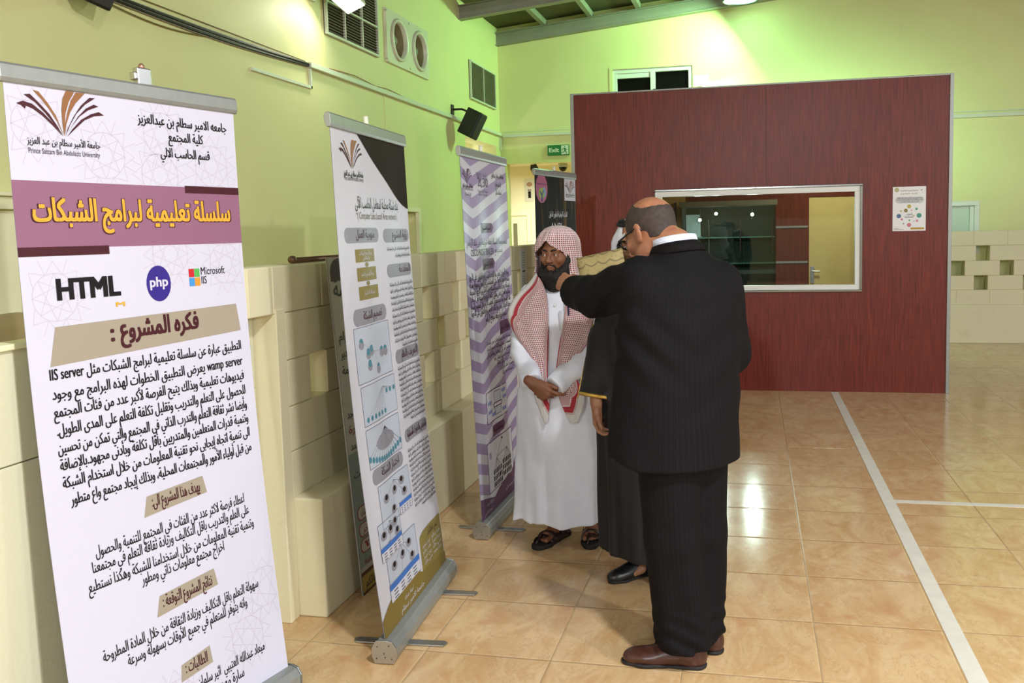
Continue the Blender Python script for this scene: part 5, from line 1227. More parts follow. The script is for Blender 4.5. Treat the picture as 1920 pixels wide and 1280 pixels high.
# ---- materials of people
def m_skin(name, rgb, dark):
    m = bpy.data.materials.new(name); m.use_nodes = True; t = NT(m); p = t.pos(); c = lin(rgb)
    t.color(t.mix(t.ramp(t.noise(p, 22, 4), 0.35, 0.7), c, lin(dark))); t.b.inputs['Roughness'].default_value = 0.56
    t.b.inputs['Subsurface Weight'].default_value = 0.08; t.b.inputs['Subsurface Radius'].default_value = (0.010, 0.004, 0.002)
    t.bump(t.noise(p, 160, 3), 0.0012); return m
def m_cloth(name, rgb, rough=0.85, weave=0.0006, sheen=0.2, var=0.04):
    m = bpy.data.materials.new(name); m.use_nodes = True; t = NT(m); p = t.pos(); c = lin(rgb)
    t.color(t.mix(t.ramp(t.noise(p, 9, 3), 0.3, 0.7), tuple(x*(1-var) for x in c), tuple(min(1, x*(1+var)) for x in c)))
    t.b.inputs['Roughness'].default_value = rough; t.b.inputs['Sheen Weight'].default_value = sheen; t.bump(t.noise(p, 420, 2), weave); return m
def m_pin(name, rgb, stripe, per):
    m = bpy.data.materials.new(name); m.use_nodes = True; t = NT(m); a = t.add('ShaderNodeAttribute', attribute_name='stripe').outputs['Fac']
    f = t.math('FRACT', t.math('DIVIDE', a, per)); s1 = t.ramp(t.math('ABSOLUTE', t.math('SUBTRACT', f, 0.5)), 0.07, 0.02)
    f2 = t.math('FRACT', t.math('ADD', t.math('DIVIDE', a, per), 0.5)); s2 = t.ramp(t.math('ABSOLUTE', t.math('SUBTRACT', f2, 0.5)), 0.16, 0.08)
    c = t.mix(t.math('MULTIPLY', s1, 0.9), lin(rgb), lin(stripe)); c = t.mix(t.math('MULTIPLY', s2, 0.35), c, lin((22, 17, 18)))
    t.color(c); t.b.inputs['Roughness'].default_value = 0.8; t.b.inputs['Specular IOR Level'].default_value = 0.12
    p = t.pos(); t.bump(t.noise(p, 350, 2), 0.0006); return m
def m_check():
    """red and white checked headscarf: uv in metres, edge.x = distance to the hem"""
    m = bpy.data.materials.new('red_check_cotton'); m.use_nodes = True; t = NT(m)
    uv = t.add('ShaderNodeUVMap', uv_map='uv').outputs[0]; xy = t.add('ShaderNodeSeparateXYZ', {0: uv}); u, v = xy.outputs[0], xy.outputs[1]
    e = t.add('ShaderNodeAttribute', attribute_name='edge').outputs['Fac']
    P = 0.0104
    fu = t.math('FRACT', t.math('DIVIDE', u, P)); fv = t.math('FRACT', t.math('DIVIDE', v, P))
    du = t.math('ABSOLUTE', t.math('SUBTRACT', fu, 0.5)); dv = t.math('ABSOLUTE', t.math('SUBTRACT', fv, 0.5))
    sq = t.math('MULTIPLY', t.math('LESS_THAN', du, 0.30), t.math('LESS_THAN', dv, 0.30))
    dg = t.math('FRACT', t.math('DIVIDE', t.math('ADD', u, v), P)); tick = t.math('MULTIPLY', t.math('LESS_THAN', t.math('ABSOLUTE', t.math('SUBTRACT', dg, 0.5)), 0.10), t.math('GREATER_THAN', t.math('ADD', du, dv), 0.62))
    chk = t.math('MAXIMUM', sq, tick)
    zz = t.math('FRACT', t.math('DIVIDE', t.math('ADD', u, t.math('PINGPONG', v, 0.008)), 0.0075)); zig = t.math('LESS_THAN', zz, 0.48)
    red = lin((138, 16, 34)); white = lin((206, 196, 196)); band = lin((158, 36, 50)); hem = lin((204, 202, 200))
    c = t.mix(chk, white, red)
    cz = t.mix(zig, white, red)
    inz = t.math('LESS_THAN', e, 0.120); inb = t.math('LESS_THAN', e, 0.072); inw = t.math('LESS_THAN', e, 0.046)
    l1 = t.math('LESS_THAN', t.math('ABSOLUTE', t.math('SUBTRACT', e, 0.077)), 0.002); l2 = t.math('LESS_THAN', t.math('ABSOLUTE', t.math('SUBTRACT', e, 0.041)), 0.0018)
    c = t.mix(inz, c, cz); c = t.mix(l1, c, white); c = t.mix(inb, c, band); c = t.mix(inw, c, hem); c = t.mix(t.math('MULTIPLY', l2, 0.7), c, red)
    t.color(c); t.b.inputs['Roughness'].default_value = 0.85; t.b.inputs['Sheen Weight'].default_value = 0.2
    t.bump(t.noise(t.pos(), 300, 2), 0.0008); return m
SKIN_T = m_skin('warm_brown_skin', (134, 88, 62), (116, 74, 50)); SKIN_B = m_skin('tan_skin', (150, 106, 78), (136, 92, 66)); SKIN_S = m_skin('light_brown_skin', (168, 116, 86), (150, 98, 74))
HAIR = mat('black_beard_hair', (14, 12, 12), 0.7, bump=0.002, bscale=260); CROP = mat('cropped_dark_hair', (58, 46, 42), 0.75, var=0.25, vscale=60, bump=0.001, bscale=420)
EYEW = mat('eye_white', (176, 166, 158), 0.25); IRIS = mat('dark_iris', (34, 22, 16), 0.1)
THOBE = m_cloth('white_thobe_cotton', (222, 226, 238)); COT = m_cloth('white_headscarf_cotton', (206, 208, 218)); CHECK = m_check()
SUIT = m_pin('charcoal_pinstripe_wool', (16, 15, 17), (27, 26, 30), 0.017); BISHT = m_cloth('black_cloak_wool', (8, 8, 10), 0.7, 0.0005, 0.05); BISHT2 = m_cloth('dark_robe_cloth', (28, 32, 38), 0.7)
GOLDT = mat('gold_braid', (206, 170, 84), 0.35, 0.6, bump=0.0006, bscale=500); SHIRT = m_cloth('pale_blue_shirt', (206, 214, 236)); LEATH = mat('brown_shoe_leather', (66, 36, 28), 0.32, var=0.15, vscale=20); LEATHB = mat('black_shoe_leather', (20, 19, 20), 0.38, var=0.1, vscale=20)
SOLE = mat('dark_rubber_sole', (22, 20, 20), 0.7); SANDAL = mat('dark_brown_sandal_leather', (38, 24, 22), 0.34, var=0.15, vscale=25); LENS = m_glass('spectacle_lens', (0.94, 0.97, 0.95), 1.2)

def eyes(parent, T, s=1.0, gaze=(0, 0)):
    for q in (-1, 1):
        c = Vector(T(0.033*q, 0.0742, -0.0015)); d = (Vector(T(0.033*q+0.012*gaze[0], 0.0742+0.012, -0.0015+0.012*gaze[1]))-c).normalized()
        b = MB(); b.ball(c, 0.0118*s, 0.0118*s, 0.0118*s, 20, 14); e = b.build('eye', EYEW, parent, smooth=True)
        b = MB(); b.lathe([(0.0, 0.0122*s), (0.0030*s, 0.0120*s), (0.0056*s, 0.0108*s), (0.0058*s, 0.0100*s)], c, d, 16); b.build('iris', IRIS, e, smooth=True)
def brows(parent, T, mt, r=0.0038):
    for q in (-1, 1):
        b = MB(); pts = [T(q*x, y, z) for x, y, z in ((0.012, 0.0905, 0.0185), (0.024, 0.0905, 0.0235), (0.038, 0.084, 0.0235), (0.050, 0.0735, 0.0165))]; b.tube(pts, [r*0.8, r, r*0.9, r*0.35], 8); b.build('eyebrow', mt, parent, smooth=True)
def scarf_hood(rows, c, yaw, nphi=96, seed=0.0, wr=0.004):
    """bell-shaped headscarf; rows (z, side, front, back, opening half angle in degrees) from crown to hem"""
    R = np.array(rows, float); n = 70; key = np.linspace(0, 1, len(R)); t = np.linspace(0, 1, n)
    Z, A, Bf, Bb, O = [np.interp(t, key, R[:, i]) for i in range(5)]
    P = np.zeros((n, nphi, 3)); UV = np.zeros((n, nphi, 2)); arc = np.concatenate([[0], np.cumsum(np.hypot(np.diff(Z), np.diff(A)))]); edge = np.zeros((n, nphi))
    for i in range(n):
        o = math.radians(O[i]); ph = np.linspace(o, 2*PI-o, nphi); f = np.cos(ph); sd = np.sin(ph); rad = np.where(f > 0, Bf[i], Bb[i])
        w = wr*min(1.0, i/14.0)*(np.sin(ph*9+i*0.07+seed)+0.6*np.sin(ph*17-i*0.13+seed*2)); k = 1+w/np.maximum(A[i], 0.03)*(0.4+1.2*(i/n))
        x = sd*A[i]*k; y = f*rad*k; cy, sy = math.cos(yaw), math.sin(yaw)
        P[i, :, 0] = c[0]+x*cy-y*sy*1.0; P[i, :, 1] = c[1]-(y*cy+x*sy); P[i, :, 2] = Z[i]
        UV[i, :, 0] = (ph-PI)*(0.11+0.25*max(0, A[i]-0.11)); UV[i, :, 1] = arc[i]; edge[i] = 0.2+0*ph
    edge[:] = np.minimum(0.3, (arc[-1]-arc)[:, None]+0.0)
    return P, UV, edge
def cloth_grid(name, parts, mt, parent, thick=0.003):
    b = MB(); uvs = []; ed = []
    for P, UV, E in parts:
        b.grid(P); uvs.append(UV.reshape(-1, 2)); ed.append(E.ravel())
    b.uv = np.concatenate(uvs); o = b.build(name, mt, parent, smooth=True, solid=thick)
    at = o.data.attributes.new('edge', 'FLOAT', 'POINT'); at.data.foreach_set('value', np.concatenate(ed).astype(np.float32)); return o
def drape(rows, bulge=0.012, nu=18, nv=70, wrinkle=0.003, inner='R', seed=0.0, up=False):
    """rows: ((xL, yL, zL), (xR, yR, zR)) top to bottom; inner edge on side R or L carries a narrow border"""
    R = np.array(rows, float); key = np.linspace(0, 1, len(R)); t = np.linspace(0, 1, nv)
    g = lambda k, a: np.interp(t, key, R[:, k, a])
    Lp = np.stack([g(0, a) for a in range(3)], -1); Rp = np.stack([g(1, a) for a in range(3)], -1)
    ker = np.ones(7)/7
    for Q in (Lp, Rp):
        for a in range(3): q = np.pad(Q[:, a], 3, mode='edge'); Q[:, a] = np.convolve(q, ker, 'valid')
    u = np.linspace(0, 1, nu); P = Lp[:, None]*(1-u)[None, :, None]+Rp[:, None]*u[None, :, None]
    wd = np.linalg.norm(Rp-Lp, axis=1)
    P[:, :, 1] -= (bulge*np.sin(PI*u))[None, :]+wrinkle*np.sin(u*13+seed)[None, :]*np.minimum(1, wd/0.08)[:, None]
    arc = np.concatenate([[0], np.cumsum(np.linalg.norm(np.diff((Lp+Rp)/2, axis=0), axis=1))])
    UV = np.zeros((nv, nu, 2)); UV[..., 0] = (wd[:, None]*(u[None, :]-0.5)); UV[..., 1] = arc[:, None]
    dL = wd[:, None]*u[None, :]; dR = wd[:, None]*(1-u)[None, :]; dout, din = (dL, dR) if inner == 'R' else (dR, dL)
    lowr = np.clip((t[:, None]-0.42)/0.1, 0, 1); tt = t[:, None]; mid = np.clip((tt-0.33)/0.12, 0, 1)*np.clip((0.80-tt)/0.10, 0, 1); E = np.minimum(np.minimum(mid*(0.062+dout*2.8)+(1-mid)*dout*1.15, 0.085-0.027*mid+din*2.8), (arc[-1]-arc)[:, None]*0.9+0.0); return P, UV, np.minimum(E, 0.3)
# ------------------------------------------------------------------ the man in the white thobe and red checked headscarf
Tm = root('person', (-1.0, 4.45, 0.0), 'bearded man in white thobe and red checked headscarf standing with clasped hands', 'person', 'men talking by the banners')
hc = np.array((-0.962, 4.405, 1.520)); HR = frame_of((-0.30, -0.95, -0.06))
F = Field((-1.26, 4.10, -0.01), (-0.70, 4.68, 1.66), 0.0037)
HT = head_sdf(F, hc, HR, 0.97)
F.cone(HT(0, -0.025, -0.05), (-0.972, 4.46, 1.34), 0.055, 0.060, 0.03)
F.loft([(0.80, -0.985, 4.47, 0.13, 0.09, 0), (1.0, -0.98, 4.47, 0.14, 0.10, 0), (1.25, -0.978, 4.475, 0.15, 0.10, 0), (1.34, -0.976, 4.475, 0.13, 0.08, 0), (1.38, -0.975, 4.47, 0.06, 0.05, 0)], 0.03)
for pts in ([(-1.10, 4.47, 1.31), (-1.150, 4.41, 1.03), (-1.064, 4.228, 0.885)], [(-0.845, 4.47, 1.31), (-0.800, 4.40, 1.02), (-0.930, 4.240, 0.880)]):
    F.chain(pts, [0.046, 0.038, 0.027], 0.02)
for pts in ([(-1.06, 4.47, 0.84), (-1.055, 4.47, 0.48), (-1.027, 4.50, 0.09)], [(-0.90, 4.47, 0.84), (-0.88, 4.47, 0.48), (-0.852, 4.56, 0.09)]):
    F.chain(pts, [0.075, 0.055, 0.040], 0.02)
hand_sdf(F, (-1.060, 4.218, 0.885), (0.80, -0.10, -0.58), (0.55, -0.25, 0.80), ((18, 30, 15), (52, 60, 35), (62, 66, 40), (68, 66, 40)), ((0.42, 0.88, 0.05), 4, 6), 1.0, 5, palm=(0.15, 0.95, -0.1))
hand_sdf(F, (-0.952, 4.240, 0.872), (-0.86, 0.0, -0.35), (-0.2, 0.4, 0.9), ((30, 40, 30), (35, 45, 30), (40, 45, 30), (40, 45, 30)), ((0.3, 0.9, -0.2), 5, 5), 0.90, 2, palm=(0.0, 0.9, 0.1))
foot_sdf(F, (-0.992, 4.575, 0.028), (-1.082, 4.362, 0.028), (-1.03, 4.505, 0.12), lat=-1); foot_sdf(F, (-0.850, 4.640, 0.028), (-0.826, 4.410, 0.028), (-0.852, 4.575, 0.12), lat=1)
body = sdf_obj('body', F, SKIN_T, Tm)
eyes(body, HT, 0.97, (0.55, 0.05)); brows(body, HT, HAIR, 0.0045)
# lips
b = MB(); b.tube([HT(x, y, z) for x, y, z in ((-0.018, 0.0845, -0.0675), (-0.007, 0.0915, -0.0655), (0.007, 0.0915, -0.0655), (0.018, 0.0845, -0.0675))], [0.0015, 0.0036, 0.0036, 0.0015], 8); b.build('lips', mat('brown_rose_lip', (118, 70, 56), 0.45), body, smooth=True)
# beard
B = Field((-1.09, 4.24, 1.30), (-0.85, 4.47, 1.58), 0.0034)
for q in (-1, 1):
    B.chain([HT(0.066*q, 0.020, 0.020), HT(0.067*q, 0.024, -0.035), HT(0.056*q, 0.046, -0.085), HT(0.030*q, 0.070, -0.115)], [0.010, 0.014, 0.024, 0.030], 0.02)
    B.chain([HT(0.006*q, 0.096, -0.052), HT(0.024*q, 0.088, -0.056), HT(0.033*q, 0.076, -0.075), HT(0.034*q, 0.070, -0.095)], [0.0030, 0.0036, 0.005, 0.013], 0.005)
B.ell(HT(0, 0.062, -0.115), (0.048, 0.040, 0.034), HR, 0.02); B.ell(HT(0, 0.058, -0.150), (0.052, 0.038, 0.046), HR, 0.02); B.cone(HT(0, 0.094, -0.083), HT(0, 0.090, -0.105), 0.006, 0.02, 0.01)
B.disp(lambda P: 0.0017*np.sin(P[:, 0]*520+3*np.sin(P[:, 2]*190))*np.sin(P[:, 1]*430+P[:, 2]*120)+0.0013*np.sin(P[:, 0]*900+P[:, 2]*60))
sdf_obj('beard', B, HAIR, Tm, sm=0)
# thobe
G = Field((-1.30, 4.12, 0.03), (-0.68, 4.70, 1.43), 0.0068)
def tf(th, z, P):
    w = np.clip((1.02-z)/0.95, 0, 1)**0.8
    a = 0.062*np.cos(5*th+1.1)+0.036*np.cos(9*th-0.6)+0.022*np.cos(14*th+0.9)-0.075*np.exp(-((th+1.74)/0.055)**2)
    return 1+w*a+0.006*np.cos(7*th+z*9)
def hem(P):
    x = P[..., 0]; return np.interp(x, (-1.24, -1.17, -1.12, -1.045, -1.035, -0.95, -0.76), (0.125, 0.150, 0.137, 0.150, 0.143, 0.130, 0.128)).astype(np.float32)
G.loft([(0.06, -1.000, 4.465, 0.226, 0.185, 0), (0.40, -0.996, 4.465, 0.218, 0.172, 0), (0.75, -0.990, 4.465, 0.212, 0.160, 0), (1.0, -0.984, 4.465, 0.202, 0.148, 0), (1.2, -0.980, 4.468, 0.196, 0.142, 0), (1.30, -0.978, 4.47, 0.182, 0.122, 0), (1.345, -0.977, 4.47, 0.145, 0.10, 0), (1.385, -0.974, 4.462, 0.075, 0.072, 0), (1.40, -0.972, 4.458, 0.066, 0.066, 0)], 0.012, fold=tf, hem=hem)
G.chain([(-1.118, 4.470, 1.300), (-1.158, 4.455, 1.165), (-1.152, 4.405, 1.03)], [0.066, 0.062, 0.064], 0.03); G.cone((-1.152, 4.405, 1.03), (-1.071, 4.241, 0.892), 0.064, 0.052, 0.03, flat1=True)
G.chain([(-0.838, 4.470, 1.300), (-0.800, 4.455, 1.165), (-0.800, 4.395, 1.02)], [0.066, 0.062, 0.064], 0.03); G.cone((-0.800, 4.395, 1.02), (-0.955, 4.232, 0.872), 0.064, 0.054, 0.03, flat1=True)
def tw(P):
    x, y, z = P[:, 0], P[:, 1], P[:, 2]; arm = np.exp(-((z-1.0)/0.16)**2)*(np.abs(x+0.98) > 0.10)
    return 0.0035*np.sin(z*70+x*38+y*20)*arm+0.003*np.sin(x*34+z*7)*np.exp(-((z-0.95)/0.25)**2)+0.0018*np.sin(x*60+z*16+2)
G.disp(tw)
th = sdf_obj('thobe', G, THOBE, Tm, sm=3)
b = MB(); b.lathe([(0.056, 0.0), (0.062, 0.004), (0.060, 0.034), (0.054, 0.036)], (-0.972, 4.455, 1.378), (0, -0.12, 1), 28); b.build('collar', THOBE, th, smooth=True, solid=0.002)
for x, z, y in ((-0.968, 1.262, 4.338), (-0.992, 1.118, 4.318)):
    b = MB(); b.lathe([(0.0, 0.004), (0.0065, 0.0045), (0.0075, 0.002), (0.0075, -0.003)], (x, y, z), (0, -1, 0.15), 14); b.build('button', mat('pearl_button', (226, 226, 226), 0.25), th, smooth=True)
b = MB(); b.grid(np.array([[(x, 4.325-0.004-0.05*(abs(x+0.90)-0.04 if x > -0.86 else 0), z) for x in (-0.945, -0.91, -0.875)] for z in (1.14, 1.19, 1.235)])); b.build('chest_pocket', THOBE, th, smooth=True, solid=0.003)
# headscarf: hood plus two front drapes
hood = scarf_hood([(1.658, 0.004, 0.004, 0.004, 0), (1.655, 0.035, 0.040, 0.035, 0), (1.645, 0.062, 0.075, 0.062, 0), (1.622, 0.086, 0.104, 0.088, 0), (1.600, 0.098, 0.122, 0.102, 0), (1.584, 0.104, 0.132, 0.108, 0.5), (1.566, 0.107, 0.138, 0.112, 10), (1.548, 0.110, 0.138, 0.115, 25), (1.528, 0.112, 0.133, 0.118, 42), (1.49, 0.114, 0.125, 0.120, 53), (1.44, 0.116, 0.124, 0.122, 57), (1.40, 0.124, 0.128, 0.126, 55), (1.365, 0.150, 0.136, 0.136, 50), (1.33, 0.195, 0.146, 0.150, 50), (1.28, 0.232, 0.154, 0.162, 56), (1.22, 0.252, 0.160, 0.176, 66), (1.165, 0.262, 0.165, 0.19, 78)], (-0.968, 4.448), 0.26, 110)
dl = drape([((-1.075, 4.42, 1.43), (-1.045, 4.345, 1.40)), ((-1.12, 4.405, 1.365), (-1.012, 4.322, 1.345)), ((-1.195, 4.40, 1.30), (-0.998, 4.312, 1.28)), ((-1.238, 4.385, 1.215), (-0.996, 4.306, 1.20)), ((-1.185, 4.350, 1.115), (-0.996, 4.302, 1.115)), ((-1.105, 4.318, 1.025), (-1.000, 4.296, 1.025)), ((-1.062, 4.288, 0.93), (-1.002, 4.284, 0.92)), ((-1.078, 4.280, 0.82), (-0.992, 4.280, 0.815)), ((-1.045, 4.278, 0.745), (-0.996, 4.278, 0.745)), ((-1.020, 4.278, 0.668), (-1.010, 4.278, 0.666))], inner='R')
dr = drape([((-0.905, 4.345, 1.40), (-0.865, 4.42, 1.43)), ((-0.905, 4.322, 1.345), (-0.815, 4.405, 1.365)), ((-0.908, 4.312, 1.28), (-0.758, 4.40, 1.30)), ((-0.915, 4.306, 1.20), (-0.728, 4.385, 1.215)), ((-0.938, 4.300, 1.085), (-0.785, 4.345, 1.095)), ((-0.950, 4.292, 1.01), (-0.845, 4.310, 1.02)), ((-0.960, 4.286, 0.93), (-0.875, 4.288, 0.94)), ((-0.950, 4.282, 0.817), (-0.812, 4.286, 0.824)), ((-0.924, 4.280, 0.75), (-0.826, 4.284, 0.752)), ((-0.888, 4.280, 0.675), (-0.858, 4.282, 0.672))], inner='L', seed=1.3)
cloth_grid('headscarf', [hood, dl, dr], CHECK, Tm)
# sandals
def sandal(heel, toe, nm):
    heel = np.array(heel, float); toe = np.array(toe, float); Y = nrm(toe-heel); X = np.cross(Y, (0, 0, 1.0)); L = np.linalg.norm(toe-heel)
    S = Field(np.minimum(heel, toe)-0.08, np.maximum(heel, toe)+(0.08, 0.08, 0.14), 0.004); T = lambda x, y, z: heel+X*x+Y*(y*L)+np.array((0, 0, z-0.028))
    for a, r0, c, r1 in ((0.10, 0.036, 0.45, 0.036), (0.45, 0.036, 0.78, 0.049), (0.78, 0.049, 0.92, 0.040)): S.cone(T(0, a, 0.016), T(0, c, 0.016), r0, r1, 0.012)
    S.D = np.maximum(S.D, np.maximum(S.ax[2]-0.0265, 0.001-S.ax[2])[None, None, :])
    o = sdf_obj(nm, S, SOLE, Tm)
    b = MB()
    def strap(y0, y1, h, w):
        N = 12; P = []
        for i in range(N+1):
            a = PI*i/N; P.append([T(-0.050*math.cos(a), y0+(y1-y0)*i/N-w/2*0+dy, 0.020+h*math.sin(a)) for dy in (-w/2, -w/6, w/6, w/2)])
        b.grid(np.array(P))
    strap(0.54, 0.60, 0.054, 0.27); strap(0.33, 0.33, 0.084, 0.20); strap(0.72, 0.80, 0.036, 0.10)
    b.build('strap', SANDAL, o, smooth=True, solid=0.004)
    b = MB(); b.tube([T(0.012, 0.97, 0.018), T(0.011, 0.90, 0.040), T(0.008, 0.76, 0.058)], [0.006, 0.007, 0.009], 8); b.build('toe_strap', SANDAL, o, smooth=True)
    b = MB(); b.tube([T(-0.030, 0.10, 0.02), T(-0.034, 0.25, 0.05), T(-0.03, 0.36, 0.08)], 0.006, 8)
    b.build('heel_strap', SANDAL, o, smooth=True)
sandal((-0.984, 4.600, 0.028), (-1.094, 4.335, 0.028), 'sandal'); sandal((-0.852, 4.655, 0.028), (-0.824, 4.385, 0.028), 'sandal')
b = MB(); b.tube([(-0.893, 4.300, 1.275), (-0.892, 4.302, 1.215)], 0.004, 8); b.cyl((-0.893, 4.299, 1.275), (-0.893, 4.299, 1.281), 0.0035, n=8)
tag(b.build('pen', mat('navy_pen', (34, 36, 84), 0.3)), 'small dark blue pen clipped in the chest pocket of the white thobe', 'pen')
# ------------------------------------------------------------------ the man in the black cloak, mostly hidden behind the suit
Bm = root('person', (-0.50, 4.06, 0.0), 'man in black gold trimmed cloak and white headscarf behind the suited man', 'person', 'men talking by the banners')
hc = np.array((-0.512, 4.030, 1.570)); HRb = frame_of((-0.16, -0.98, -0.22))
F = Field((-0.82, 3.62, -0.01), (-0.20, 4.32, 1.68), 0.0046)
HB = head_sdf(F, hc, HRb, 0.98)
F.cone(HB(0, -0.025, -0.05), (-0.50, 4.09, 1.36), 0.055, 0.06, 0.03)
F.loft([(0.80, -0.50, 4.09, 0.13, 0.09, 0), (1.0, -0.50, 4.09, 0.14, 0.10, 0), (1.27, -0.50, 4.09, 0.155, 0.10, 0), (1.36, -0.50, 4.09, 0.13, 0.08, 0), (1.40, -0.50, 4.09, 0.06, 0.05, 0)], 0.03)
F.chain([(-0.645, 4.09, 1.33), (-0.700, 4.06, 1.08), (-0.705, 3.985, 0.84)], [0.046, 0.038, 0.026], 0.02)
F.chain([(-0.355, 4.09, 1.33), (-0.33, 3.98, 1.10), (-0.38, 3.82, 1.18)], [0.046, 0.038, 0.026], 0.02)
for pts in ([(-0.57, 4.09, 0.84), (-0.565, 4.08, 0.48), (-0.535, 4.085, 0.09)], [(-0.43, 4.09, 0.84), (-0.42, 4.09, 0.48), (-0.39, 4.12, 0.09)]): F.chain(pts, [0.075, 0.055, 0.038], 0.02)
hand_sdf(F, (-0.705, 3.982, 0.832), (0.10, -0.10, -1.0), (-0.25, -0.95, 0.05), ((22, 36, 26), (30, 42, 30), (38, 46, 30), (44, 46, 30)), ((0.35, 0.88, -0.30), 8, 12), 0.93, 3, palm=(0.95, -0.2, 0.0))
hand_sdf(F, (-0.39, 3.815, 1.18), (-0.55, -0.05, 0.75), (0.1, -0.5, 0.8), ((15, 20, 15), (15, 20, 15), (15, 20, 15), (15, 20, 15)), ((0.5, 0.8, -0.1), 5, 5), 0.93, 4, palm=(-0.2, 0.3, 0.9))
foot_sdf(F, (-0.46, 4.13, 0.02), (-0.60, 3.99, 0.02), (-0.535, 4.085, 0.12), toes=False); foot_sdf(F, (-0.36, 4.2, 0.02), (-0.42, 4.0, 0.02), (-0.39, 4.12, 0.12), toes=False)
bodyB = sdf_obj('body', F, SKIN_B, Bm)
eyes(bodyB, HB, 0.98, (-0.1, -0.3)); brows(bodyB, HB, HAIR)
B = Field((-0.62, 3.84, 1.36), (-0.38, 4.10, 1.58), 0.004)
for q in (-1, 1): B.chain([HB(0.068*q, 0.022, 0.0), HB(0.064*q, 0.034, -0.05), HB(0.045*q, 0.06, -0.09), HB(0, 0.078, -0.112)], [0.008, 0.011, 0.014, 0.020], 0.015); B.chain([HB(0.0, 0.097, -0.052), HB(0.026*q, 0.088, -0.058)], [0.006, 0.005], 0.006)
sdf_obj('beard', B, HAIR, Bm)
# inner robe, cloak
G = Field((-0.84, 3.76, 0.04), (-0.16, 4.40, 1.44), 0.0075)
def bf(th, z, P):
    w = np.clip((1.15-z)/1.0, 0, 1)**0.8; return 1+w*(0.05*np.cos(7*th+0.4)+0.030*np.cos(12*th+1.9)+0.02*np.cos(19*th))
hemb = lambda P: np.interp(P[..., 0], (-0.75, -0.69, -0.60, -0.48, -0.3), (0.155, 0.142, 0.122, 0.112, 0.11)).astype(np.float32)
G.loft([(0.06, -0.495, 4.10, 0.222, 0.185, 0), (0.4, -0.495, 4.10, 0.228, 0.180, 0), (0.8, -0.50, 4.10, 0.232, 0.172, 0), (1.1, -0.50, 4.10, 0.222, 0.160, 0), (1.27, -0.50, 4.10, 0.21, 0.14, 0), (1.34, -0.50, 4.10, 0.175, 0.115, 0), (1.385, -0.50, 4.10, 0.11, 0.085, 0), (1.41, -0.50, 4.095, 0.07, 0.07, 0)], 0.012, fold=bf, hem=hemb)
G.chain([(-0.645, 4.095, 1.32), (-0.675, 4.075, 1.12)], [0.068, 0.070], 0.03); G.cone((-0.675, 4.075, 1.12), (-0.712, 4.015, 0.862), 0.070, 0.082, 0.03, flat1=True); G.cone((-0.710, 4.018, 0.875), (-0.7165, 4.008, 0.83), 0.062, 0.075, 0.004, sub=True)
G.chain([(-0.355, 4.095, 1.32), (-0.33, 4.0, 1.12)], [0.068, 0.074], 0.03); G.cone((-0.33, 4.0, 1.12), (-0.37, 3.86, 1.165), 0.074, 0.075, 0.03, flat1=True)
G.disp(lambda P: 0.004*np.sin(P[:, 0]*42+P[:, 2]*5)*np.sin(P[:, 2]*6+1))
ck = sdf_obj('cloak', G, BISHT, Bm, sm=3)
ax = nrm((-0.037, -0.06, -0.258)); b = MB(); b.lathe([(0.079, -0.014), (0.0845, -0.013), (0.0850, 0.0015), (0.078, 0.002)], (-0.712, 4.015, 0.862), ax, 36); b.build('cuff_trim', GOLDT, ck, smooth=True)
b = MB(); e1 = nrm(np.cross(ax, (0, 1, 0))); pts = []
for t in np.linspace(0, 1, 14):
    c = np.array((-0.675, 4.075, 1.12))*(1-t)+np.array((-0.712, 4.015, 0.862))*t; r = 0.070+0.012*t+0.003; pts.append(c+np.array((-0.97, -0.22, -0.02))*r)
b.tube([(-0.715, 4.045, 1.225)]+pts, 0.0035, 6); b.build('sleeve_trim', GOLDT, ck, smooth=True)
for q in (-1, 1):
    b = MB(); b.tube([(-0.50+q*0.03, 4.10-0.085-0.10*min(1, (1.385-z)/0.2), z) for z in np.linspace(1.38, 0.98, 12)], 0.007, 6); b.build('front_trim', GOLDT, ck, smooth=True)
hood = scarf_hood([(1.690, 0.004, 0.004, 0.004, 0), (1.686, 0.040, 0.045, 0.04, 0), (1.674, 0.066, 0.078, 0.07, 0), (1.647, 0.090, 0.105, 0.094, 0), (1.622, 0.102, 0.122, 0.106, 0), (1.597, 0.118, 0.124, 0.112, 12), (1.572, 0.128, 0.122, 0.118, 38), (1.532, 0.130, 0.115, 0.120, 46), (1.482, 0.118, 0.112, 0.122, 46), (1.432, 0.116, 0.115, 0.128, 52), (1.392, 0.150, 0.128, 0.140, 40), (1.342, 0.190, 0.140, 0.155, 40), (1.240, 0.215, 0.168, 0.18, 60), (1.150, 0.215, 0.175, 0.20, 85)], (-0.508, 4.075), 0.10, 80, 2.0, 0.003)
cloth_grid('headscarf', [hood], COT, Bm)
for z, r in ((1.655, 0.094), (1.669, 0.084)):
    b = MB(); pts = [(-0.508+r*math.cos(a), 4.068+r*1.1*math.sin(a), z+0.006*math.sin(a)) for a in np.linspace(0, 2*PI, 41)]; b.tube(pts, 0.0095, 10, caps=False); b.build('agal_ring', mat('black_agal_cord', (14, 14, 15), 0.8, bump=0.001, bscale=300), Bm, smooth=True)
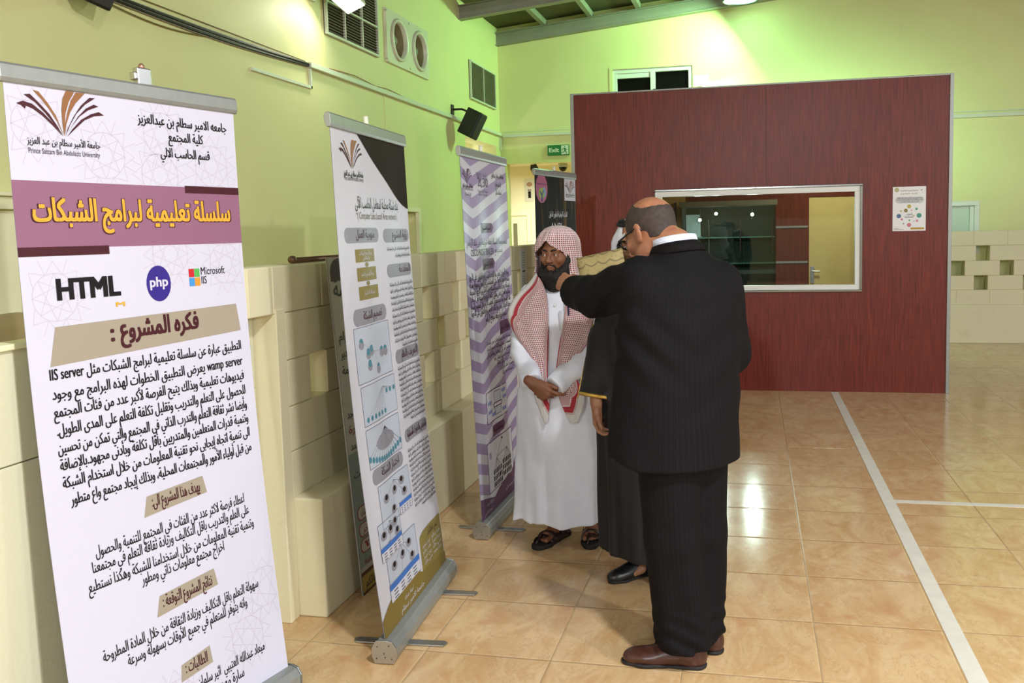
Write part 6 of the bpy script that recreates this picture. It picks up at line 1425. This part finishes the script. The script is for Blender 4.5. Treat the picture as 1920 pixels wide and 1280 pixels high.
def spectacles(parent, T, mt, w=0.024, h=0.017, r=0.0018, s=1.0):
    R_ = root_child = None
    b = MB()
    for q in (-1, 1):
        pts = [T(0.033*q+w*math.cos(a), 0.103-0.004*abs(math.cos(a)), -0.004+h*math.sin(a)) for a in np.linspace(0, 2*PI, 25)]; b.tube(pts, r, 6, caps=False)
        b.tube([T((0.033+w)*q, 0.099, 0.004), T(0.070*q, 0.094, 0.008), T(0.081*q, 0.03, 0.010), T(0.082*q, -0.015, 0.014), T(0.080*q, -0.035, -0.006)], r*1.25, 6)
    b.tube([T(-0.033+w, 0.102, 0.0), T(0, 0.106, 0.004), T(0.033-w, 0.102, 0.0)], r, 6)
    g = b.build('eyeglasses', mt, parent, smooth=True)
    for q in (-1, 1):
        b = MB(); k = b.pts([T(0.033*q+w*math.cos(a), 0.1025-0.004*abs(math.cos(a)), -0.004+h*math.sin(a)) for a in np.linspace(0, 2*PI, 24, endpoint=False)]); b.face(list(range(k, k+24))); b.build('lens', LENS, g)
    return g
spectacles(Bm, HB, mat('thin_steel_wire', (60, 60, 60), 0.3, 0.8), 0.023, 0.015, 0.0011)
def shoe(parent, heel, toe, mt, name='shoe', h=0.085, w=0.042):
    heel = np.array(heel, float); toe = np.array(toe, float); Y = nrm(toe-heel); X = np.cross(Y, (0, 0, 1.0)); L = np.linalg.norm(toe-heel)
    S = Field(np.minimum(heel, toe)-0.09, np.maximum(heel, toe)+(0.09, 0.09, 0.17), 0.0045); T = lambda x, y, z: heel+X*x+Y*(y*L)+np.array((0, 0, z))
    R = np.stack([X, Y, np.array((0, 0, 1.0))], 1)
    S.ell(T(0, 0.15, 0.042), (w*0.84, 0.046, 0.050), R, 0.02); S.ell(T(0, 0.42, 0.042), (w*0.88, 0.085, 0.046), R, 0.03); S.ell(T(0, 0.72, 0.030), (w, 0.078, 0.034), R, 0.03); S.ell(T(0, 0.885, 0.023), (w*0.74, 0.036, 0.024), R, 0.02)
    S.cone(T(0, 0.22, 0.05), T(0, 0.17, h+0.045), 0.038, 0.042, 0.03)
    S.D = np.maximum(S.D, (0.012-S.ax[2])[None, None, :])
    o = sdf_obj(name, S, mt, parent)
    K = Field(np.minimum(heel, toe)-0.09, np.maximum(heel, toe)+(0.09, 0.09, 0.06), 0.0045)
    for a, r0, c, r1 in ((0.14, w*0.86, 0.45, w*0.84), (0.45, w*0.84, 0.74, w*1.04), (0.74, w*1.04, 0.90, w*0.78)): K.cone(T(0, a, 0.012), T(0, c, 0.012), r0, r1, 0.012)
    K.D = np.maximum(K.D, np.maximum(K.ax[2]-0.016, 0.001-K.ax[2])[None, None, :]); K.ell(T(0, 0.44, -0.002), (w*1.3, 0.028, 0.010), R, 0.002, sub=True)
    sdf_obj('sole', K, SOLE, o)
shoe(Bm, (-0.450, 4.140, 0), (-0.655, 3.955, 0), LEATHB, h=0.12, w=0.040); shoe(Bm, (-0.355, 4.22, 0), (-0.43, 3.97, 0), LEATHB)
# the patterned cushion held against the cloak
def m_brocade():
    m = bpy.data.materials.new('beige_brocade'); m.use_nodes = True; t = NT(m); uv = t.add('ShaderNodeUVMap', uv_map='uv').outputs[0]; xy = t.add('ShaderNodeSeparateXYZ', {0: uv}); u, v = xy.outputs[0], xy.outputs[1]
    n = t.noise(uv, 85, 3); arch = t.math('ABSOLUTE', t.math('SUBTRACT', t.math('FRACT', t.math('ADD', t.math('DIVIDE', v, 0.046), t.math('MULTIPLY', t.math('ABSOLUTE', t.math('SINE', t.math('MULTIPLY', u, 55))), 0.32))), 0.5))
    l = t.ramp(arch, 0.10, 0.03); dots = t.ramp(n, 0.56, 0.64)
    c = t.mix(t.math('MULTIPLY', l, 0.75), lin((158, 142, 94)), lin((78, 70, 48))); c = t.mix(t.math('MULTIPLY', dots, 0.45), c, lin((104, 94, 62))); t.color(c); t.b.inputs['Roughness'].default_value = 0.7; t.bump(t.noise(uv, 700, 2), 0.0006); return m
b = MB(); n = 24; c = np.array((-0.640, 3.860, 1.425)); ex = nrm((0.97, -0.08, 0.20)); ez = nrm((-0.20, 0.16, 0.97)); ey = np.cross(ez, ex); uvl = []
for sgn in (-1, 1):
    P = np.zeros((n, n, 3))
    for i, v in enumerate(np.linspace(-1, 1, n)):
        for j, u in enumerate(np.linspace(-1, 1, n)):
            pin = 1-0.05*(abs(u)*abs(v))**2; hgt = 0.052*((1-u**4)*(1-v**4))**0.45; q = c+ex*(u*0.112*pin*(1-0.05*(1-v*v)))+ez*(v*0.115*pin*(1-0.05*(1-u*u)))+ey*hgt*sgn*-1; P[i, j] = q; uvl.append((u*0.112, v*0.115))
    b.grid(P if sgn > 0 else P[:, ::-1])
    if sgn < 0: uvl = [(-a, c_) for a, c_ in uvl]
b.uv = np.array(uvl); cu = tag(b.build('cushion', m_brocade(), smooth=True, weld=False), 'beige patterned cushion held up behind the outstretched suit sleeve', 'cushion')
# ------------------------------------------------------------------ the man in the dark pinstripe suit, seen from behind
Sm = root('person', (-0.25, 3.28, 0.0), 'balding man in dark pinstripe suit seen from behind reaching forward', 'person', 'men talking by the banners')
hs = np.array((-0.388, 3.468, 1.617)); HRs = frame_of((-0.74, 0.55, -0.40))
F = Field((-0.92, 3.02, -0.01), (0.06, 4.02, 1.79), 0.0048)
HS = head_sdf(F, hs, HRs, 1.10)
F.chain([HS(0, -0.035, -0.03), (-0.285, 3.395, 1.56), (-0.272, 3.385, 1.46)], [0.062, 0.064, 0.075], 0.03)
LA = math.atan2(0.62, 0.78)      # lateral axis of the torso
F.loft([(0.84, -0.275, 3.32, 0.16, 0.12, LA), (1.1, -0.275, 3.35, 0.17, 0.12, LA), (1.36, -0.27, 3.37, 0.18, 0.11, LA), (1.45, -0.268, 3.38, 0.14, 0.08, LA), (1.50, -0.266, 3.38, 0.07, 0.06, LA)], 0.03)
F.chain([(-0.415, 3.265, 1.425), (-0.615, 3.455, 1.372), (-0.735, 3.635, 1.405)], [0.048, 0.042, 0.028], 0.02); F.chain([(-0.118, 3.495, 1.425), (-0.072, 3.52, 1.14), (-0.27, 3.68, 1.08)], [0.048, 0.042, 0.028], 0.02)
for pts in ([(-0.315, 3.26, 0.86), (-0.295, 3.235, 0.48), (-0.235, 3.232, 0.09)], [(-0.215, 3.37, 0.86), (-0.205, 3.35, 0.48), (-0.180, 3.345, 0.09)]): F.chain(pts, [0.085, 0.06, 0.042], 0.02)
hand_sdf(F, (-0.748, 3.622, 1.408), (-0.50, 0.78, 0.12), (0.45, 0.10, 0.65), ((35, 45, 25), (42, 50, 30), (48, 52, 30), (52, 52, 30)), ((0.35, 0.85, -0.35), 10, 12), 1.0, 3, palm=(0.45, 0.25, -0.85))
hand_sdf(F, (-0.272, 3.682, 1.08), (-0.8, 0.5, 0.1), (0.1, 0.2, 0.95), ((25, 35, 25),)*4, ((0.4, 0.85, -0.3), 8, 10), 0.98, 3, palm=(-0.5, -0.8, 0))
foot_sdf(F, (-0.19, 3.233, 0.02), (-0.42, 3.226, 0.02), (-0.235, 3.232, 0.12), toes=False); foot_sdf(F, (-0.14, 3.35, 0.02), (-0.30, 3.49, 0.02), (-0.18, 3.345, 0.12), toes=False)
bodyS = sdf_obj('body', F, SKIN_S, Sm)
eyes(bodyS, HS, 1.10, (0, -0.4)); brows(bodyS, HS, CROP)
# cropped hair: a thin cap on the skull with a bald crown
H = Field(hs-0.18, hs+0.18, 0.0036); s = 1.10
H.ell(HS(0, -0.014, 0.034), np.array((0.0775, 0.0985, 0.0885))*s, HRs, 0.004); H.ell(HS(0, -0.055, -0.045), np.array((0.060, 0.050, 0.060))*s, HRs, 0.03)
P = H.xyz((slice(None),)*3); q = (P-HS(0, 0, 0).astype(np.float32))@HRs.astype(np.float32)/1.10; x, y, z = q[..., 0], q[..., 1], q[..., 2]
low = -0.030+0.55*np.clip(y-0.0, 0, 1)-0.30*np.clip(-y-0.02, 0, 0.2)           # hairline round the ears and nape
H.D = np.maximum(H.D, low-z); H.D = np.maximum(H.D, y-0.070-0.15*np.clip(z-0.06, 0, 1)+0.003*np.sin(x*210)); H.D = np.maximum(H.D, 0.070+0.0015*np.sin(x*190+z*60)*np.sin(y*170)-np.sqrt((x/1.05)**2+((y+0.058)/1.0)**2+((z-0.108)/0.95)**2))
ear = np.sqrt(((np.abs(x)-0.078)/0.03)**2+((y+0.004)/0.026)**2+((z+0.012)/0.036)**2); H.D = np.maximum(H.D, (1-ear)*0.02)
sdf_obj('hair', H, CROP, Sm)
spectacles(Sm, HS, M_BLACKPL, 0.025, 0.017, 0.0030)
# trousers
G = Field((-0.52, 3.08, 0.03), (-0.03, 3.56, 0.92), 0.0065)
legs = {0: [(-0.310, 3.275, 0.86), (-0.293, 3.245, 0.48), (-0.262, 3.236, 0.075)], 1: [(-0.215, 3.375, 0.86), (-0.210, 3.360, 0.48), (-0.205, 3.350, 0.075)]}
for i in (0, 1):
    p = legs[i]; G.cone(p[0], p[1], 0.125, 0.108, 0.02); G.cone(p[1], p[2], 0.108, 0.104 if i == 0 else 0.098, 0.02, flat1=True)
G.disp(lambda P: 0.006*np.sin(P[:, 2]*95+P[:, 0]*40+2*np.sin(P[:, 1]*30))*np.clip((0.26-P[:, 2])/0.16, 0, 1)+0.004*np.sin(P[:, 0]*50+P[:, 2]*9)*np.clip((0.8-P[:, 2])/0.5, 0, 1))
def legc(V):
    d = [np.linalg.norm(V[:, :2]-np.array([np.interp(V[:, 2], (0.075, 0.48, 0.86), [q[k] for q in legs[i]][::-1]) for k in (0, 1)]).T, axis=1) for i in (0, 1)]
    o = np.zeros(len(V))
    for i in (0, 1):
        c = np.array([np.interp(V[:, 2], (0.075, 0.48, 0.86), [q[k] for q in legs[i]][::-1]) for k in (0, 1)]).T; a = np.arctan2(V[:, 1]-c[:, 1], V[:, 0]-c[:, 0]); m = d[i] <= d[1-i]; o[m] = (a*0.108+0.3*i)[m]
    return o
sdf_obj('trousers', G, SUIT, Sm, attr={'stripe': legc})
# jacket
J = Field((-0.86, 3.00, 0.72), (0.10, 3.86, 1.60), 0.0068)
def jf(th, z, P):
    w = np.clip((1.05-z)/0.3, 0, 1); return 1+w*(0.018*np.cos(4*th+0.5)+0.012*np.cos(9*th))+0.006*np.cos(6*th+z*14)
def jhem(P):
    return (0.762+0.055*np.clip((-0.40-P[..., 0])/0.16, 0, 1)).astype(np.float32)
J.loft([(0.74, -0.298, 3.325, 0.268, 0.212, LA), (0.95, -0.288, 3.34, 0.258, 0.200, LA), (1.12, -0.278, 3.352, 0.252, 0.186, LA), (1.30, -0.270, 3.365, 0.255, 0.172, LA), (1.40, -0.268, 3.375, 0.245, 0.156, LA), (1.46, -0.266, 3.38, 0.205, 0.132, LA), (1.505, -0.266, 3.384, 0.150, 0.108, LA), (1.545, -0.270, 3.388, 0.098, 0.090, LA), (1.575, -0.276, 3.392, 0.080, 0.082, LA)], 0.015, fold=jf, hem=jhem)
UA, EL, WR = np.array((-0.405, 3.272, 1.442)), np.array((-0.605, 3.445, 1.372)), np.array((-0.718, 3.600, 1.380))
J.chain([UA, EL], [0.092, 0.080], 0.045); J.cone(EL, WR, 0.080, 0.070, 0.03, flat1=True)
UR, ER, WR2 = np.array((-0.128, 3.485, 1.420)), np.array((-0.082, 3.510, 1.14)), np.array((-0.25, 3.665, 1.085))
J.chain([UR, ER], [0.085, 0.072], 0.04); J.cone(ER, WR2, 0.072, 0.062, 0.03, flat1=True)
dA = nrm(WR-EL); J.cone(WR-dA*0.012, WR+dA*0.02, 0.052, 0.058, 0.003, sub=True)
# collar fold, back vent and drapery wrinkles
def jw(P):
    x, y, z = P[:, 0], P[:, 1], P[:, 2]; v = nrm(EL-UA); t = (P-UA)@v; arm = np.exp(-((t-0.16)/0.16)**2)*(z > 1.25)*(x < -0.38)
    n = 0.0055*np.sin((x-z*0.9)*75+1.0)*arm
    n += 0.006*np.sin((z*1.0+x*0.9)*46)*np.exp(-(((x+0.36)/0.16)**2+((z-1.20)/0.13)**2))*(y < 3.36)
    n += 0.005*np.sin((z-x*0.8)*34+0.8)*np.exp(-(((x+0.10)/0.12)**2+((z-1.12)/0.2)**2))
    return n
J.disp(jw)
def jst(V):
    lat = np.array((0.78, 0.62)); fw = np.array((-0.62, 0.78)); c = V[:, :2]-np.array((-0.275, 3.355)); u = c@lat; v = c@fw; o = np.arctan2(u/0.25, -v/0.19)*0.222
    for A_, B_, r in ((UA, EL, 0.09), (EL, WR, 0.078), (UR, ER, 0.088), (ER, WR2, 0.075)):
        d = B_-A_; t = np.clip((V-A_)@d/(d@d), 0.0, 1.0); q = V-A_-t[:, None]*d; dist = np.linalg.norm(q, axis=1); e1 = nrm(np.cross(d, (0, 0, 1))); e2 = nrm(np.cross(d, e1)); a = np.arctan2(q@e2, q@e1)*0.085
        m = (dist < r+0.014) & (((V-A_)@d/(d@d) > 0.22) if A_ is UA or A_ is UR else True) & ((V[:, 0] < -0.47) | (V[:, 0] > -0.08)); o[m] = a[m]
    return o
jk = sdf_obj('jacket', J, SUIT, Sm, attr={'stripe': jst}, sm=3)
# jacket collar and shirt collar standing round the neck
def collar(name, mt, c, axis, prof, par):
    b = MB(); b.lathe(prof, c, axis, 40); o = b.build(name, mt, par, smooth=True, solid=0.003)
    if mt is SUIT: at = o.data.attributes.new('stripe', 'FLOAT', 'POINT')
    return o
collar('shirt_collar', SHIRT, (-0.283, 3.396, 1.545), (-0.16, 0.13, 1), [(0.080, 0.0), (0.078, 0.030), (0.077, 0.052), (0.082, 0.050), (0.086, 0.02)], Sm)
collar('jacket_collar', SUIT, (-0.280, 3.394, 1.530), (-0.16, 0.13, 1), [(0.088, 0.0), (0.087, 0.036), (0.090, 0.041), (0.098, 0.026), (0.108, 0.0)], jk)
b = MB(); b.lathe([(0.046, -0.02), (0.050, -0.02), (0.0505, 0.012), (0.046, 0.012)], WR+dA*0.004, dA, 24); b.build('shirt_cuff', SHIRT, Sm, smooth=True)
shoe(Sm, (-0.168, 3.234, 0), (-0.487, 3.223, 0), LEATH, h=0.075, w=0.048); shoe(Sm, (-0.122, 3.335, 0), (-0.35, 3.53, 0), LEATH, h=0.075, w=0.048)
